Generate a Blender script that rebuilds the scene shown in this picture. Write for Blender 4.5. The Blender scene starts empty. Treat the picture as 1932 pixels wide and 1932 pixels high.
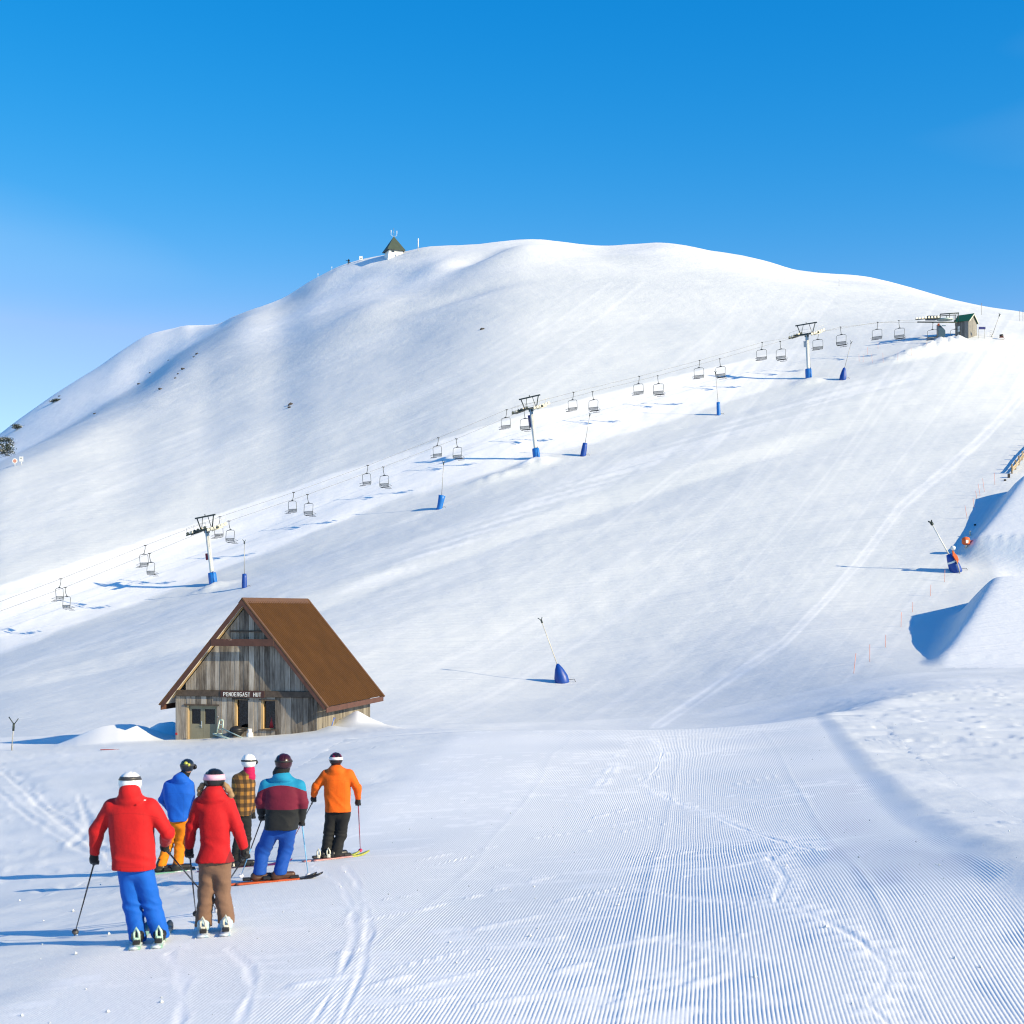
import bpy, bmesh, math, random
import numpy as np
from mathutils import Vector, Matrix

random.seed(7)
S = bpy.context.scene
COL = S.collection

# ------------------------------------------------------------------ camera, sky, sun, exposure
F, CX, HY = 2683.33, 966.0, 1145.0      # focal length, centre column and horizon row of the photograph, in its 1932 px reading
cam_d = bpy.data.cameras.new('camera')
cam = bpy.data.objects.new('camera', cam_d); COL.objects.link(cam)
cam.location = (0, 0, 0); cam.rotation_euler = (math.radians(90), 0, 0)
cam_d.lens = 50.0; cam_d.sensor_width = 36.0; cam_d.sensor_fit = 'HORIZONTAL'
cam_d.shift_y = (HY - 966.0) / 1932.0
cam_d.clip_start = 0.1; cam_d.clip_end = 20000
cam_d.dof.use_dof = True; cam_d.dof.focus_distance = 110.0; cam_d.dof.aperture_fstop = 5.0
S.camera = cam

SUN_PHI, SUN_EL = math.radians(28), math.radians(25)     # sun: to the right of the view and behind the camera
sv = Vector((math.cos(SUN_EL) * math.cos(SUN_PHI), -math.cos(SUN_EL) * math.sin(SUN_PHI), math.sin(SUN_EL)))
sun_d = bpy.data.lights.new('sun', 'SUN'); sun = bpy.data.objects.new('sun', sun_d); COL.objects.link(sun)
sun_d.energy = 4.1; sun_d.angle = math.radians(0.55); sun_d.color = (1.0, 0.845, 0.545)
sun.rotation_euler = sv.to_track_quat('Z', 'Y').to_euler()

world = bpy.data.worlds.new('World'); S.world = world; world.use_nodes = True
wn, wl = world.node_tree.nodes, world.node_tree.links
wn.clear()
w_out = wn.new('ShaderNodeOutputWorld'); w_bg = wn.new('ShaderNodeBackground')
w_sky = wn.new('ShaderNodeTexSky'); w_sky.sky_type = 'NISHITA'; w_sky.sun_disc = False
w_sky.sun_elevation = SUN_EL; w_sky.sun_rotation = math.atan2(sv.x, sv.y)
w_sky.altitude = 1800; w_sky.air_density = 1.0; w_sky.dust_density = 0.15; w_sky.ozone_density = 3.0
w_gam = wn.new('ShaderNodeGamma'); w_gam.inputs[1].default_value = 1.0
w_hsv = wn.new('ShaderNodeHueSaturation'); w_hsv.inputs['Saturation'].default_value = 1.35
w_mul = wn.new('ShaderNodeMix'); w_mul.data_type = 'RGBA'; w_mul.blend_type = 'MULTIPLY'; w_mul.inputs[0].default_value = 1.0
w_mul.inputs[7].default_value = (0.62, 1.06, 1.02, 1)
wl.new(w_sky.outputs[0], w_hsv.inputs['Color']); wl.new(w_hsv.outputs[0], w_mul.inputs[6])
# deep alpine blue: red falls faster and blue slower than the model's, everywhere alike
w_sep = wn.new('ShaderNodeSeparateColor'); w_com = wn.new('ShaderNodeCombineColor'); wl.new(w_mul.outputs[2], w_sep.inputs[0])
def w_pow(src, dst, gain, power):
    a = wn.new('ShaderNodeMath'); a.operation = 'POWER'; a.inputs[1].default_value = power; wl.new(src, a.inputs[0])
    b = wn.new('ShaderNodeMath'); b.operation = 'MULTIPLY'; b.inputs[1].default_value = gain; wl.new(a.outputs[0], b.inputs[0]); wl.new(b.outputs[0], dst)
w_min = wn.new('ShaderNodeMath'); w_min.operation = 'MINIMUM'; w_half = wn.new('ShaderNodeMath'); w_half.operation = 'MULTIPLY'; w_half.inputs[1].default_value = 0.56
wl.new(w_sep.outputs[1], w_half.inputs[0]); wl.new(w_half.outputs[0], w_min.inputs[1]); wl.new(w_min.outputs[0], w_com.inputs[0])
w_pow(w_sep.outputs[0], w_min.inputs[0], 8.2, 1.9); w_pow(w_sep.outputs[1], w_com.inputs[1], 1.17, 0.85); w_pow(w_sep.outputs[2], w_com.inputs[2], 1.95, 0.55)
# a thin veil of high cloud drawn out by the wind
w_tc = wn.new('ShaderNodeTexCoord'); w_map = wn.new('ShaderNodeMapping')
w_map.inputs['Scale'].default_value = (1.1, 0.5, 6.0); w_map.inputs['Rotation'].default_value = (0, math.radians(-7), 0)
w_map.inputs['Location'].default_value = (4.2, 1.1, 2.3)
w_no = wn.new('ShaderNodeTexNoise'); w_no.inputs['Scale'].default_value = 1.1; w_no.inputs['Detail'].default_value = 3; w_no.inputs['Roughness'].default_value = 0.42
w_rmp = wn.new('ShaderNodeValToRGB'); w_rmp.color_ramp.elements[0].position = 0.54; w_rmp.color_ramp.elements[1].position = 0.8
w_rmp.color_ramp.elements[0].color = (0, 0, 0, 1); w_rmp.color_ramp.elements[1].color = (0.3, 0.3, 0.3, 1)
w_mix = wn.new('ShaderNodeMix'); w_mix.data_type = 'RGBA'; w_mix.inputs[7].default_value = (3.2, 4.2, 5.2, 1)
wl.new(w_tc.outputs['Generated'], w_map.inputs[0]); wl.new(w_map.outputs[0], w_no.inputs['Vector'])
wl.new(w_no.outputs[0], w_rmp.inputs[0]); wl.new(w_rmp.outputs[0], w_mix.inputs[0])
wl.new(w_com.outputs[0], w_mix.inputs[6]); wl.new(w_mix.outputs[2], w_bg.inputs[0])
w_bg.inputs[1].default_value = 0.110
wl.new(w_bg.outputs[0], w_out.inputs[0])

vs = S.view_settings
S.display_settings.display_device = 'sRGB'
vs.view_transform = 'Standard'; vs.look = 'None'; vs.exposure = 0.82; vs.gamma = 1.0; vs.use_curve_mapping = False
S.render.engine = 'CYCLES'
S.cycles.use_denoising = True; S.cycles.filter_width = 1.15
S.cycles.use_adaptive_sampling = True; S.cycles.adaptive_threshold = 0.018; S.cycles.max_bounces = 3; S.cycles.diffuse_bounces = 1; S.cycles.glossy_bounces = 1; S.cycles.transmission_bounces = 4

# ------------------------------------------------------------------ helpers
def at(x, y, d):
    """the point that the photograph shows at (x, y) (1932 px reading) when it lies d metres ahead"""
    return Vector(((x - CX) / F * d, d, (HY - y) / F * d))

def tag(o, label=None, cat=None, group=None, kind=None):
    if label: o['label'] = label
    if cat: o['category'] = cat
    if group: o['group'] = group
    if kind: o['kind'] = kind
    return o

def empty(name, loc=(0, 0, 0), rz=0.0, rot=None):
    o = bpy.data.objects.new(name, None); COL.objects.link(o)
    o.empty_display_size = 0.2
    o.location = loc
    o.rotation_euler = rot if rot is not None else (0, 0, rz)
    return o

def mesh_np(name, verts, faces, mat=None, parent=None, smooth=False):
    """verts (N,3) array, faces (M,3|4) int array"""
    verts = np.asarray(verts, dtype=np.float32); faces = np.asarray(faces, dtype=np.int32)
    me = bpy.data.meshes.new(name)
    n, k = faces.shape
    me.vertices.add(len(verts)); me.vertices.foreach_set('co', verts.ravel())
    me.loops.add(n * k); me.loops.foreach_set('vertex_index', faces.ravel())
    me.polygons.add(n); me.polygons.foreach_set('loop_start', np.arange(0, n * k, k, dtype=np.int32))
    me.update(calc_edges=True); me.validate()
    if smooth: me.polygons.foreach_set('use_smooth', np.ones(n, dtype=bool))
    o = bpy.data.objects.new(name, me); COL.objects.link(o)
    if mat is not None:
        for m in (mat if isinstance(mat, (list, tuple)) else [mat]): me.materials.append(m)
    o.parent = parent
    return o

class MB:
    """collects shapes in one mesh"""
    def __init__(s): s.v, s.f, s.sm = [], [], []
    def add(s, vs_, fs_, smooth=False):
        b = len(s.v); s.v += [tuple(p) for p in vs_]
        s.f += [tuple(b + i for i in q) for q in fs_]; s.sm += [smooth] * len(fs_)
        return s
    def box(s, c, size, rot=None, bev=0.0):
        hx, hy, hz = (k / 2 for k in size); c = Vector(c)
        if bev <= 0:
            P = [Vector((sx * hx, sy * hy, sz * hz)) for sz in (-1, 1) for sy in (-1, 1) for sx in (-1, 1)]
            Q = [(0, 2, 3, 1), (4, 5, 7, 6), (0, 1, 5, 4), (2, 6, 7, 3), (0, 4, 6, 2), (1, 3, 7, 5)]
        else:
            bm = bmesh.new(); bmesh.ops.create_cube(bm, size=1.0)
            for v in bm.verts: v.co = Vector((v.co.x * 2 * hx, v.co.y * 2 * hy, v.co.z * 2 * hz))
            bmesh.ops.bevel(bm, geom=bm.edges[:], offset=bev, segments=1, affect='EDGES')
            bm.verts.index_update()
            P = [v.co.copy() for v in bm.verts]; Q = [tuple(v.index for v in f.verts) for f in bm.faces]; bm.free()
        if rot is not None:
            R = rot if isinstance(rot, Matrix) else Matrix.Rotation(rot, 3, 'Z')
            P = [R @ p for p in P]
        return s.add([p + c for p in P], Q)
    def prism(s, poly, axis_from, axis_to):
        """poly: list of points (Vector) forming the cap at axis_from; swept by axis_to - axis_from"""
        d = Vector(axis_to) - Vector(axis_from); n = len(poly)
        P = [Vector(p) for p in poly] + [Vector(p) + d for p in poly]
        Q = [tuple(range(n))[::-1], tuple(range(n, 2 * n))] + [(i, (i + 1) % n, n + (i + 1) % n, n + i) for i in range(n)]
        return s.add(P, Q)
    def tube(s, pts, r, seg=8, cap=True, r_end=None, smooth=True):
        pts = [Vector(p) for p in pts]; n = len(pts); P = []
        prev = None
        for i, p in enumerate(pts):
            t = (pts[min(i + 1, n - 1)] - pts[max(i - 1, 0)]).normalized()
            if prev is None:
                a = t.orthogonal().normalized()
            else:
                a = (prev - t * prev.dot(t))
                a = a.normalized() if a.length > 1e-6 else t.orthogonal().normalized()
            prev = a; b = t.cross(a)
            if isinstance(r, (list, tuple)): rr = r[i]
            else: rr = r if r_end is None else r + (r_end - r) * i / (n - 1)
            P += [p + (a * math.cos(2 * math.pi * k / seg) + b * math.sin(2 * math.pi * k / seg)) * rr for k in range(seg)]
        Q = [(i * seg + k, i * seg + (k + 1) % seg, (i + 1) * seg + (k + 1) % seg, (i + 1) * seg + k) for i in range(n - 1) for k in range(seg)]
        s.add(P, Q, smooth)
        if cap:
            b0 = len(s.v) - len(P)
            s.f += [tuple(b0 + k for k in range(seg))[::-1], tuple(b0 + (n - 1) * seg + k for k in range(seg))]; s.sm += [False, False]
        return s
    def lathe(s, prof, seg=16, c=(0, 0, 0), R=None, smooth=True, cap=True):
        """prof: list of (radius, z)"""
        c = Vector(c); P = []
        for r, z in prof:
            for k in range(seg):
                p = Vector((r * math.cos(2 * math.pi * k / seg), r * math.sin(2 * math.pi * k / seg), z))
                P.append((R @ p if R is not None else p) + c)
        n = len(prof)
        Q = [(i * seg + k, i * seg + (k + 1) % seg, (i + 1) * seg + (k + 1) % seg, (i + 1) * seg + k) for i in range(n - 1) for k in range(seg)]
        b = len(s.v); s.add(P, Q, smooth)
        if cap:
            s.f += [tuple(b + k for k in range(seg))[::-1], tuple(b + (n - 1) * seg + k for k in range(seg))]; s.sm += [False, False]
        return s
    def build(s, name, mat, parent=None):
        me = bpy.data.meshes.new(name); me.from_pydata([tuple(p) for p in s.v], [], s.f)
        me.polygons.foreach_set('use_smooth', s.sm); me.update()
        if mat is not None: me.materials.append(mat)
        o = bpy.data.objects.new(name, me); COL.objects.link(o); o.parent = parent
        return o

KIDS = {}
def copy_tree(o, parent=None):
    c = o.copy(); COL.objects.link(c); c.parent = parent
    for ch in [k for k in list(bpy.data.objects) if k.parent == o]: copy_tree(ch, c)
    return c

# ------------------------------------------------------------------ materials
def nodes_of(name):
    m = bpy.data.materials.new(name); m.use_nodes = True
    n, l = m.node_tree.nodes, m.node_tree.links
    b = n['Principled BSDF']
    return m, n, l, b

def N(n, t, **kw):
    x = n.new('ShaderNode' + t)
    for k, v in kw.items(): setattr(x, k, v)
    return x

def noise(n, l, vec, scale, detail=4, rough=0.55):
    x = N(n, 'TexNoise'); x.inputs['Scale'].default_value = scale; x.inputs['Detail'].default_value = detail; x.inputs['Roughness'].default_value = rough
    if vec is not None: l.new(vec, x.inputs['Vector'])
    return x.outputs[0]

def mapping(n, l, vec, scale=(1, 1, 1), rot=(0, 0, 0), loc=(0, 0, 0)):
    x = N(n, 'Mapping'); x.inputs['Scale'].default_value = scale; x.inputs['Rotation'].default_value = rot; x.inputs['Location'].default_value = loc
    l.new(vec, x.inputs[0]); return x.outputs[0]

def ramp(n, l, fac, stops):
    x = N(n, 'ValToRGB'); e = x.color_ramp.elements
    while len(e) > 1: e.remove(e[-1])
    e[0].position = stops[0][0]; e[0].color = (*stops[0][1], 1)
    for p, c in stops[1:]:
        q = e.new(p); q.color = (*c, 1)
    l.new(fac, x.inputs[0]); return x.outputs[0]

def mathn(n, l, op, a, b=None, clamp=False):
    x = N(n, 'Math', operation=op); x.use_clamp = clamp
    for i, q in enumerate((a, b)):
        if q is None: continue
        if isinstance(q, (int, float)): x.inputs[i].default_value = q
        else: l.new(q, x.inputs[i])
    return x.outputs[0]

def mixc(n, l, fac, a, b, blend='MIX'):
    x = N(n, 'Mix', data_type='RGBA', blend_type=blend)
    for i, q in ((0, fac), (6, a), (7, b)):
        if isinstance(q, (int, float)): x.inputs[i].default_value = q
        elif isinstance(q, tuple): x.inputs[i].default_value = (*q, 1)
        else: l.new(q, x.inputs[i])
    return x.outputs[2]

def bump(n, l, b, h, strength=0.3, dist=0.02, prev=None):
    x = N(n, 'Bump'); x.inputs['Strength'].default_value = strength; x.inputs['Distance'].default_value = dist
    l.new(h, x.inputs['Height'])
    if prev is not None: l.new(prev, x.inputs['Normal'])
    if b is not None: l.new(x.outputs[0], b.inputs['Normal'])
    return x.outputs[0]

def simple(name, col, rough=0.5, metal=0.0, var=0.12, scale=6.0, bumps=0.0, bscale=40.0, spec=0.5, wear=None):
    """painted or coated surface with uneven tone, optional relief and worn spots"""
    m, n, l, b = nodes_of(name)
    tc = N(n, 'TexCoord').outputs['Object']
    nz = noise(n, l, tc, scale, 5, 0.6)
    lo = tuple(c * (1 - var) for c in col); hi = tuple(min(1, c * (1 + var)) for c in col)
    c = ramp(n, l, nz, [(0.3, lo), (0.7, hi)])
    if wear:
        wz = noise(n, l, tc, wear[1], 6, 0.65)
        wf = ramp(n, l, wz, [(wear[2], (0, 0, 0)), (min(1, wear[2] + 0.06), (1, 1, 1))])
        c = mixc(n, l, wf, c, wear[0])
    l.new(c, b.inputs['Base Color'])
    b.inputs['Roughness'].default_value = rough; b.inputs['Metallic'].default_value = metal
    b.inputs['Specular IOR Level'].default_value = spec
    rz = noise(n, l, tc, scale * 3, 3)
    rr = N(n, 'MapRange'); rr.inputs['To Min'].default_value = max(0.02, rough - 0.1); rr.inputs['To Max'].default_value = min(1, rough + 0.1)
    l.new(rz, rr.inputs[0]); l.new(rr.outputs[0], b.inputs['Roughness'])
    if bumps: bump(n, l, b, noise(n, l, tc, bscale, 4), bumps, 0.01)
    return m

# numpy noise -------------------------------------------------------
def _h(ix, iy, seed):
    n = (ix.astype(np.int64) * 374761393 + iy.astype(np.int64) * 668265263 + seed * 1442695041) & 0xFFFFFFFF
    n = ((n ^ (n >> 13)) * 1274126177) & 0xFFFFFFFF
    n = (n ^ (n >> 16)) & 0xFFFFFFFF
    return n.astype(np.float64) / 4294967295.0

def vnoise(x, y, seed=0):
    """value noise in -1..1"""
    x = np.asarray(x, float); y = np.asarray(y, float)
    ix = np.floor(x); iy = np.floor(y); fx = x - ix; fy = y - iy
    ix = ix.astype(np.int64); iy = iy.astype(np.int64)
    u = fx * fx * fx * (fx * (fx * 6 - 15) + 10); v = fy * fy * fy * (fy * (fy * 6 - 15) + 10)
    a = _h(ix, iy, seed); b = _h(ix + 1, iy, seed); c = _h(ix, iy + 1, seed); d = _h(ix + 1, iy + 1, seed)
    return ((a * (1 - u) + b * u) * (1 - v) + (c * (1 - u) + d * u) * v) * 2 - 1

def fbm(x, y, oct=4, seed=0, gain=0.5):
    s = 0; a = 1.0; f = 1.0
    for i in range(oct):
        s = s + a * vnoise(x * f + 17.3 * i, y * f - 9.1 * i, seed + i); a *= gain; f *= 2.03
    return s

def sstep(a, b, x):
    t = np.clip((x - a) / (b - a), 0, 1); return t * t * (3 - 2 * t)

def pchip1(xk, yk, x):
    """smooth monotone interpolation of one curve"""
    xk = np.asarray(xk, float); yk = np.asarray(yk, float); x = np.clip(np.asarray(x, float), xk[0], xk[-1])
    h = np.diff(xk); dl = np.diff(yk) / h; m = np.zeros_like(xk)
    for i in range(1, len(xk) - 1):
        if dl[i - 1] * dl[i] > 0:
            w1 = 2 * h[i] + h[i - 1]; w2 = h[i] + 2 * h[i - 1]
            m[i] = (w1 + w2) / (w1 / dl[i - 1] + w2 / dl[i])
    m[0] = dl[0]; m[-1] = dl[-1]
    i = np.clip(np.searchsorted(xk, x, side='right') - 1, 0, len(xk) - 2)
    t = (x - xk[i]) / h[i]; t2 = t * t; t3 = t2 * t
    return (2 * t3 - 3 * t2 + 1) * yk[i] + (t3 - 2 * t2 + t) * h[i] * m[i] + (-2 * t3 + 3 * t2) * yk[i + 1] + (t3 - t2) * h[i] * m[i + 1]
# ------------------------------------------------------------------ terrain: one height function of the place
STRIP_L, STRIP_R = -4.45, 2.35                      # groomed strip, in fan coordinate w
def fan_slope(w): return 0.035 + (np.clip(w, -9, 8) - STRIP_L) * (0.18 - 0.035) / (STRIP_R - STRIP_L)
def w_of(X, Y):
    k = (0.18 - 0.035) / (STRIP_R - STRIP_L)
    return (X - 0.035 * Y + k * STRIP_L * Y) / (1 + k * Y)

BY = [0, 3, 6, 9, 11, 13, 15, 17.5, 20, 22, 24, 28, 32, 40, 50, 60, 72, 90, 140]
BZ = [-1.95, -2.2, -2.46, -2.72, -2.88, -3.03, -3.17, -3.40, -3.62, -3.80, -3.96, -4.20, -4.36, -4.62, -4.92, -5.22, -5.68, -6.4, -8.2]
def z_fore(X, Y):
    b = pchip1(BY, BZ, Y)
    c = np.interp(Y, [0, 25, 70, 140], [0.105, 0.105, 0.088, 0.06])
    e = 2.2
    left = -c * e * np.logaddexp(0, -(X + 1.0) / e) + c * 0.8 * 9 * np.logaddexp(0, -(X + 24.0) / 9)
    xe = 2.35 + 0.18 * Y
    q = X - (xe - 4.6)
    right = 0.105 * (np.logaddexp(0, q / 1.0) * 1.0 - np.logaddexp(0, (q - 4.6) / 0.35) * 0.35)
    bank = 0.09 * sstep(-0.35, 0.45, X - xe)
    far = sstep(8, 14, Y)
    return b + left + (right + bank) * far

XK = np.array([-1800, -600, 0, 200, 403, 700, 1013, 1300, 1560, 1700, 1810, 1932, 2500, 3600], float)
XG = np.arange(-1800, 3601, 6.0)
def xcurve(xk, vals, sig):
    """a quantity over the azimuth (photograph column), smoothed"""
    v = pchip1(xk, vals, XG)
    if sig > 0:
        r = int(3 * sig / 6) + 1; k = np.exp(-0.5 * (np.arange(-r, r + 1) * 6.0 / sig) ** 2); k /= k.sum()
        v = np.convolve(np.pad(v, r, mode='edge'), k, mode='valid')
    return v
YCR = xcurve(XK, [95, 92, 88, 87, 86, 72, 60, 60, 62, 74, 80, 84, 88, 90], 30)
DROP = xcurve(XK, [1.5, 1.4, 1.1, 1.0, 1.0, 1.0, 1.2, 1.2, 0.75, 0.12, 0.05, 0.02, 0, 0], 30)
LAY = [(d, xcurve(XK, z, 75)) for d, z in [
 (110, [-30, -23, -14.2, -13.2, -12.4, -11.4, -11.0, -10.2, -7.9, -6.2, -5.8, -5.6, -4.8, -4]),
 (127, [-30, -23, -12.9, -12.1, -11.6, -10.9, -10.6, -9.8, -7.4, -6.1, -5.8, -5.5, -4.6, -3]),
 (150, [-30, -22.6, -11.8, -10.7, -9.8, -9.6, -9.9, -8.4, -5.4, -4.7, -4.5, -4.2, -3, -1]),
 (172, [-30, -22, -10.4, -8.8, -7.0, -5.6, -5.6, -3.8, -1.6, -1.4, -0.9, -0.3, 2, 4]),
 (203, [-29.5, -21, -8.4, -5.6, -2.2, 1.6, 4.4, 6.6, 8.4, 9.2, 9.9, 11.2, 14, 16])]]
DC = xcurve(XK, [204.5, 209, 212, 216, 219, 228, 238, 247, 255, 260, 264, 268, 276, 284], 75)
ZC = xcurve(XK, [-29, -20.5, -7.7, -3.8, 0.5, 7.8, 16, 22.2, 28, 31, 33.5, 35.5, 37, 37], 75)
DL = xcurve(XK, [206, 214, 221, 228, 236, 253, 272, 290, 307, 316, 324, 334, 360, 380], 60)
ZL = (HY - xcurve(XK, [1510, 1385, 1229, 1169, 1104, 988, 866, 781, 705, 668, 637, 634, 645, 655], 60)) / F * DL
XR = [-1800, -600, -200, 0, 32, 117, 190, 234, 285, 330, 354, 364, 415, 429, 471, 530, 600, 650, 720, 770, 800, 850, 900, 950, 1010, 1060, 1100, 1150, 1200, 1250, 1300, 1330, 1400, 1450, 1500, 1560, 1620, 1700, 1770, 1850, 1932, 2500, 3600]
YR = [1330, 1215, 960, 829, 804, 745, 700, 669, 640, 630, 624, 628, 619, 608, 589, 566, 524, 500, 483, 476, 470, 468, 466, 460, 457, 462, 468, 472, 471, 468, 469, 475, 486, 499, 516, 524, 528, 546, 567, 588, 600, 690, 800]
YRC = xcurve(XR, YR, 7)
DRC = xcurve([-1800, -600, 0, 190, 285, 354, 415, 471, 530, 720, 800, 1010, 1300, 1560, 1700, 1932, 2500, 3600],
             [520, 620, 700, 752, 762, 745, 660, 600, 600, 580, 576, 566, 556, 545, 535, 515, 490, 470], 25)
ZRC = (HY - YRC) / F * DRC
def _sm(v, sig):
    r = int(3 * sig / 6) + 1; k = np.exp(-0.5 * (np.arange(-r, r + 1) * 6.0 / sig) ** 2); k /= k.sum()
    return np.convolve(np.pad(v, r, mode='edge'), k, mode='valid')
XLIP = [-1800, -600, -300, 0, 32, 151, 244, 315, 366, 388, 427, 471, 530, 600, 720, 860, 1000]
DLP = xcurve(XLIP, [275, 290, 315, 338, 345, 372, 404, 444, 482, 502, 535, 566, 574, 560, 540, 500, 462], 20)
ZLP = (HY - xcurve(XLIP, [1340, 1235, 1060, 882, 868, 817, 775, 722, 681, 664, 630, 600, 581, 552, 525, 528, 535], 12)) / F * DLP
XFL = [-1800, -600, -300, 0, 39, 156, 219, 258, 337, 417, 471, 530, 600, 720, 860, 1000]
DFL = DLP + xcurve(XFL, [80, 120, 150, 160, 160, 160, 160, 158, 135, 62, 18, 14, 16, 22, 36, 50], 20)
ZFL = (HY - xcurve(XFL, [1336, 1230, 1045, 874, 855, 789, 750, 728, 667, 622, 594, 571, 533, 498, 491, 485], 12)) / F * DFL
_m = sstep(640, 1000, XG); _zs = _sm(ZRC, 110); _ds = _sm(DRC, 60); _zs2 = _sm(ZRC, 40)
_d = DL + 0.64 * (_ds - DL); _z = ZL + (_zs - ZL) * (1 - 0.36 ** 1.2)
DLIP = DLP * (1 - _m) + _d * _m; ZLIP = ZLP * (1 - _m) + _z * _m
_d = DL + 0.86 * (_ds - DL); _z = ZL + (_zs2 - ZL) * (1 - 0.14 ** 1.2)
DFLO = DFL * (1 - _m) + _d * _m; ZFLO = ZFL * (1 - _m) + _z * _m
FARL = [(np.full_like(XG, d), z) for d, z in LAY] + [(DC, ZC), (DL, ZL)]
FARL += [(DL + f * (DLIP - DL), ZL + g * (ZLIP - ZL)) for f, g in ((0.33, 0.355), (0.68, 0.71))]
FARL += [(DLIP, ZLIP), (DFLO, ZFLO), (DRC, ZRC), (DRC + 14, ZRC - 1.6), (DRC + 70, ZRC - 24), (DRC + 300, ZRC - 100), (DRC + 1200, ZRC - 190)]
FARD = np.array([a for a, b in FARL]); FARZ = np.array([b for a, b in FARL])
def xlook(tab, x):
    t = np.clip((x - XG[0]) / 6.0, 0, len(XG) - 1.001); i = t.astype(int); f = t - i
    return tab[..., i] * (1 - f) + tab[..., i + 1] * f

def pchip_cols(D, Z, y):
    """D, Z: (K,N) knots per point; y: (N,)"""
    h = np.diff(D, axis=0); dl = np.diff(Z, axis=0) / h
    a, b = dl[:-1], dl[1:]; w1 = 2 * h[1:] + h[:-1]; w2 = h[1:] + 2 * h[:-1]
    with np.errstate(divide='ignore', invalid='ignore'):
        mm = np.where(a * b > 0, (w1 + w2) / (w1 / a + w2 / b), 0.0)
    m = np.concatenate([dl[:1], mm, dl[-1:]], axis=0)
    K, n = D.shape
    i = np.clip((D <= y[None]).sum(0) - 1, 0, K - 2); j = np.arange(n)
    hh = h[i, j]; t = np.clip((y - D[i, j]) / hh, 0, 1); t2 = t * t; t3 = t2 * t
    return (2 * t3 - 3 * t2 + 1) * Z[i, j] + (t3 - 2 * t2 + t) * hh * m[i, j] + (-2 * t3 + 3 * t2) * Z[i + 1, j] + (t3 - t2) * hh * m[i + 1, j]

FY = [0.5, 3, 6, 9, 11, 13, 15, 17.5, 20, 22, 24, 28, 32, 40, 50]
def base_chunk(X, Y):
    Y = np.maximum(Y, 0.6)
    x = np.clip(CX + F * X / Y, -1790, 3590)
    yc = xlook(YCR, x)
    near = Y < yc * 0.98
    z = np.empty_like(X)
    z[near] = z_fore(X[near], Y[near])
    k = ~near
    if k.any():
        xx, yy, cc = x[k], Y[k], yc[k]; uu = (xx - CX) / F
        D, Z = [], []
        for f in (0.86, 0.93, 0.98, 1.0):
            D.append(cc * f); Z.append(z_fore(uu * cc * f, cc * f))
        D.append(cc + 9); Z.append(Z[-1] - xlook(DROP, xx))
        z[k] = pchip_cols(np.concatenate([np.array(D), xlook(FARD, xx)]), np.concatenate([np.array(Z), xlook(FARZ, xx)]), yy)
    return z

def kicker(X, Y, z, B, L, run, width, side, lip_drop, seed):
    """snow ramp: left edge from B up to the lip L (world points)"""
    bx, by, bz = B; lx, ly, lz = L
    dx, dy = lx - bx, ly - by; ln = math.hypot(dx, dy); dx /= ln; dy /= ln
    s = (X - bx) * dx + (Y - by) * dy; w = (X - bx) * dy - (Y - by) * dx      # w > 0 to the right of the edge
    t = np.minimum(s / ln, 1.0)
    top = bz + (lz - bz) * np.where(t > 0, np.abs(t) ** 1.12, t * 3.0)
    past = np.maximum(s - ln, 0)
    top = top + np.where(past > 0, -np.minimum(past, 1.5) * 0.02 - np.maximum(past - 1.5, 0) * lip_drop, 0)
    jag = 0.35 * vnoise(s * 0.9, w * 0.9, seed) + 0.18 * vnoise(s * 2.3, w * 2.3, seed + 3)
    wj = w + 0.22 * jag; left = -0.45 * np.logaddexp(0, -wj / 0.45)
    top = top + left * side * (1 + 0.12 * jag) - np.maximum(w - width, 0) * side
    near = (np.abs(s - ln / 2) < ln * 1.2) & (np.abs(w) < width + 18)
    k = 1.7
    h = np.clip(0.5 + 0.5 * (top - z) / k, 0, 1)
    sm = z * (1 - h) + top * h + k * h * (1 - h)
    return np.where(near, sm, z)

def mound(X, Y, cx, cy, rx, ry, h, rot=0.0, p=1.0, seed=0, rough=0.0):
    c, s = math.cos(rot), math.sin(rot)
    a = ((X - cx) * c + (Y - cy) * s) / rx; b = (-(X - cx) * s + (Y - cy) * c) / ry
    r2 = a * a + b * b
    m = np.exp(-(r2 ** p))
    if rough: m = m * (1 + rough * fbm(X * 0.9, Y * 0.9, 3, seed))
    return h * m

PT = lambda x, y, d: tuple(at(x, y, d))
FEATURES = []          # (cx, cy, reach, function(X, Y) -> dz)
def bump_at(cx, cy, rx, ry, h, rot=0.0, p=1.0, seed=0, rough=0.0):
    FEATURES.append((cx, cy, 3.2 * max(rx, ry), lambda X, Y: mound(X, Y, cx, cy, rx, ry, h, rot, p, seed, rough)))

def smooth_H(X, Y):
    X = np.asarray(X, float); Y = np.asarray(Y, float); shp = X.shape
    X = X.ravel(); Y = Y.ravel(); z = np.empty_like(X)
    for i in range(0, len(X), 60000):
        z[i:i + 60000] = base_chunk(X[i:i + 60000], Y[i:i + 60000])
    return z.reshape(shp)

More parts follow.
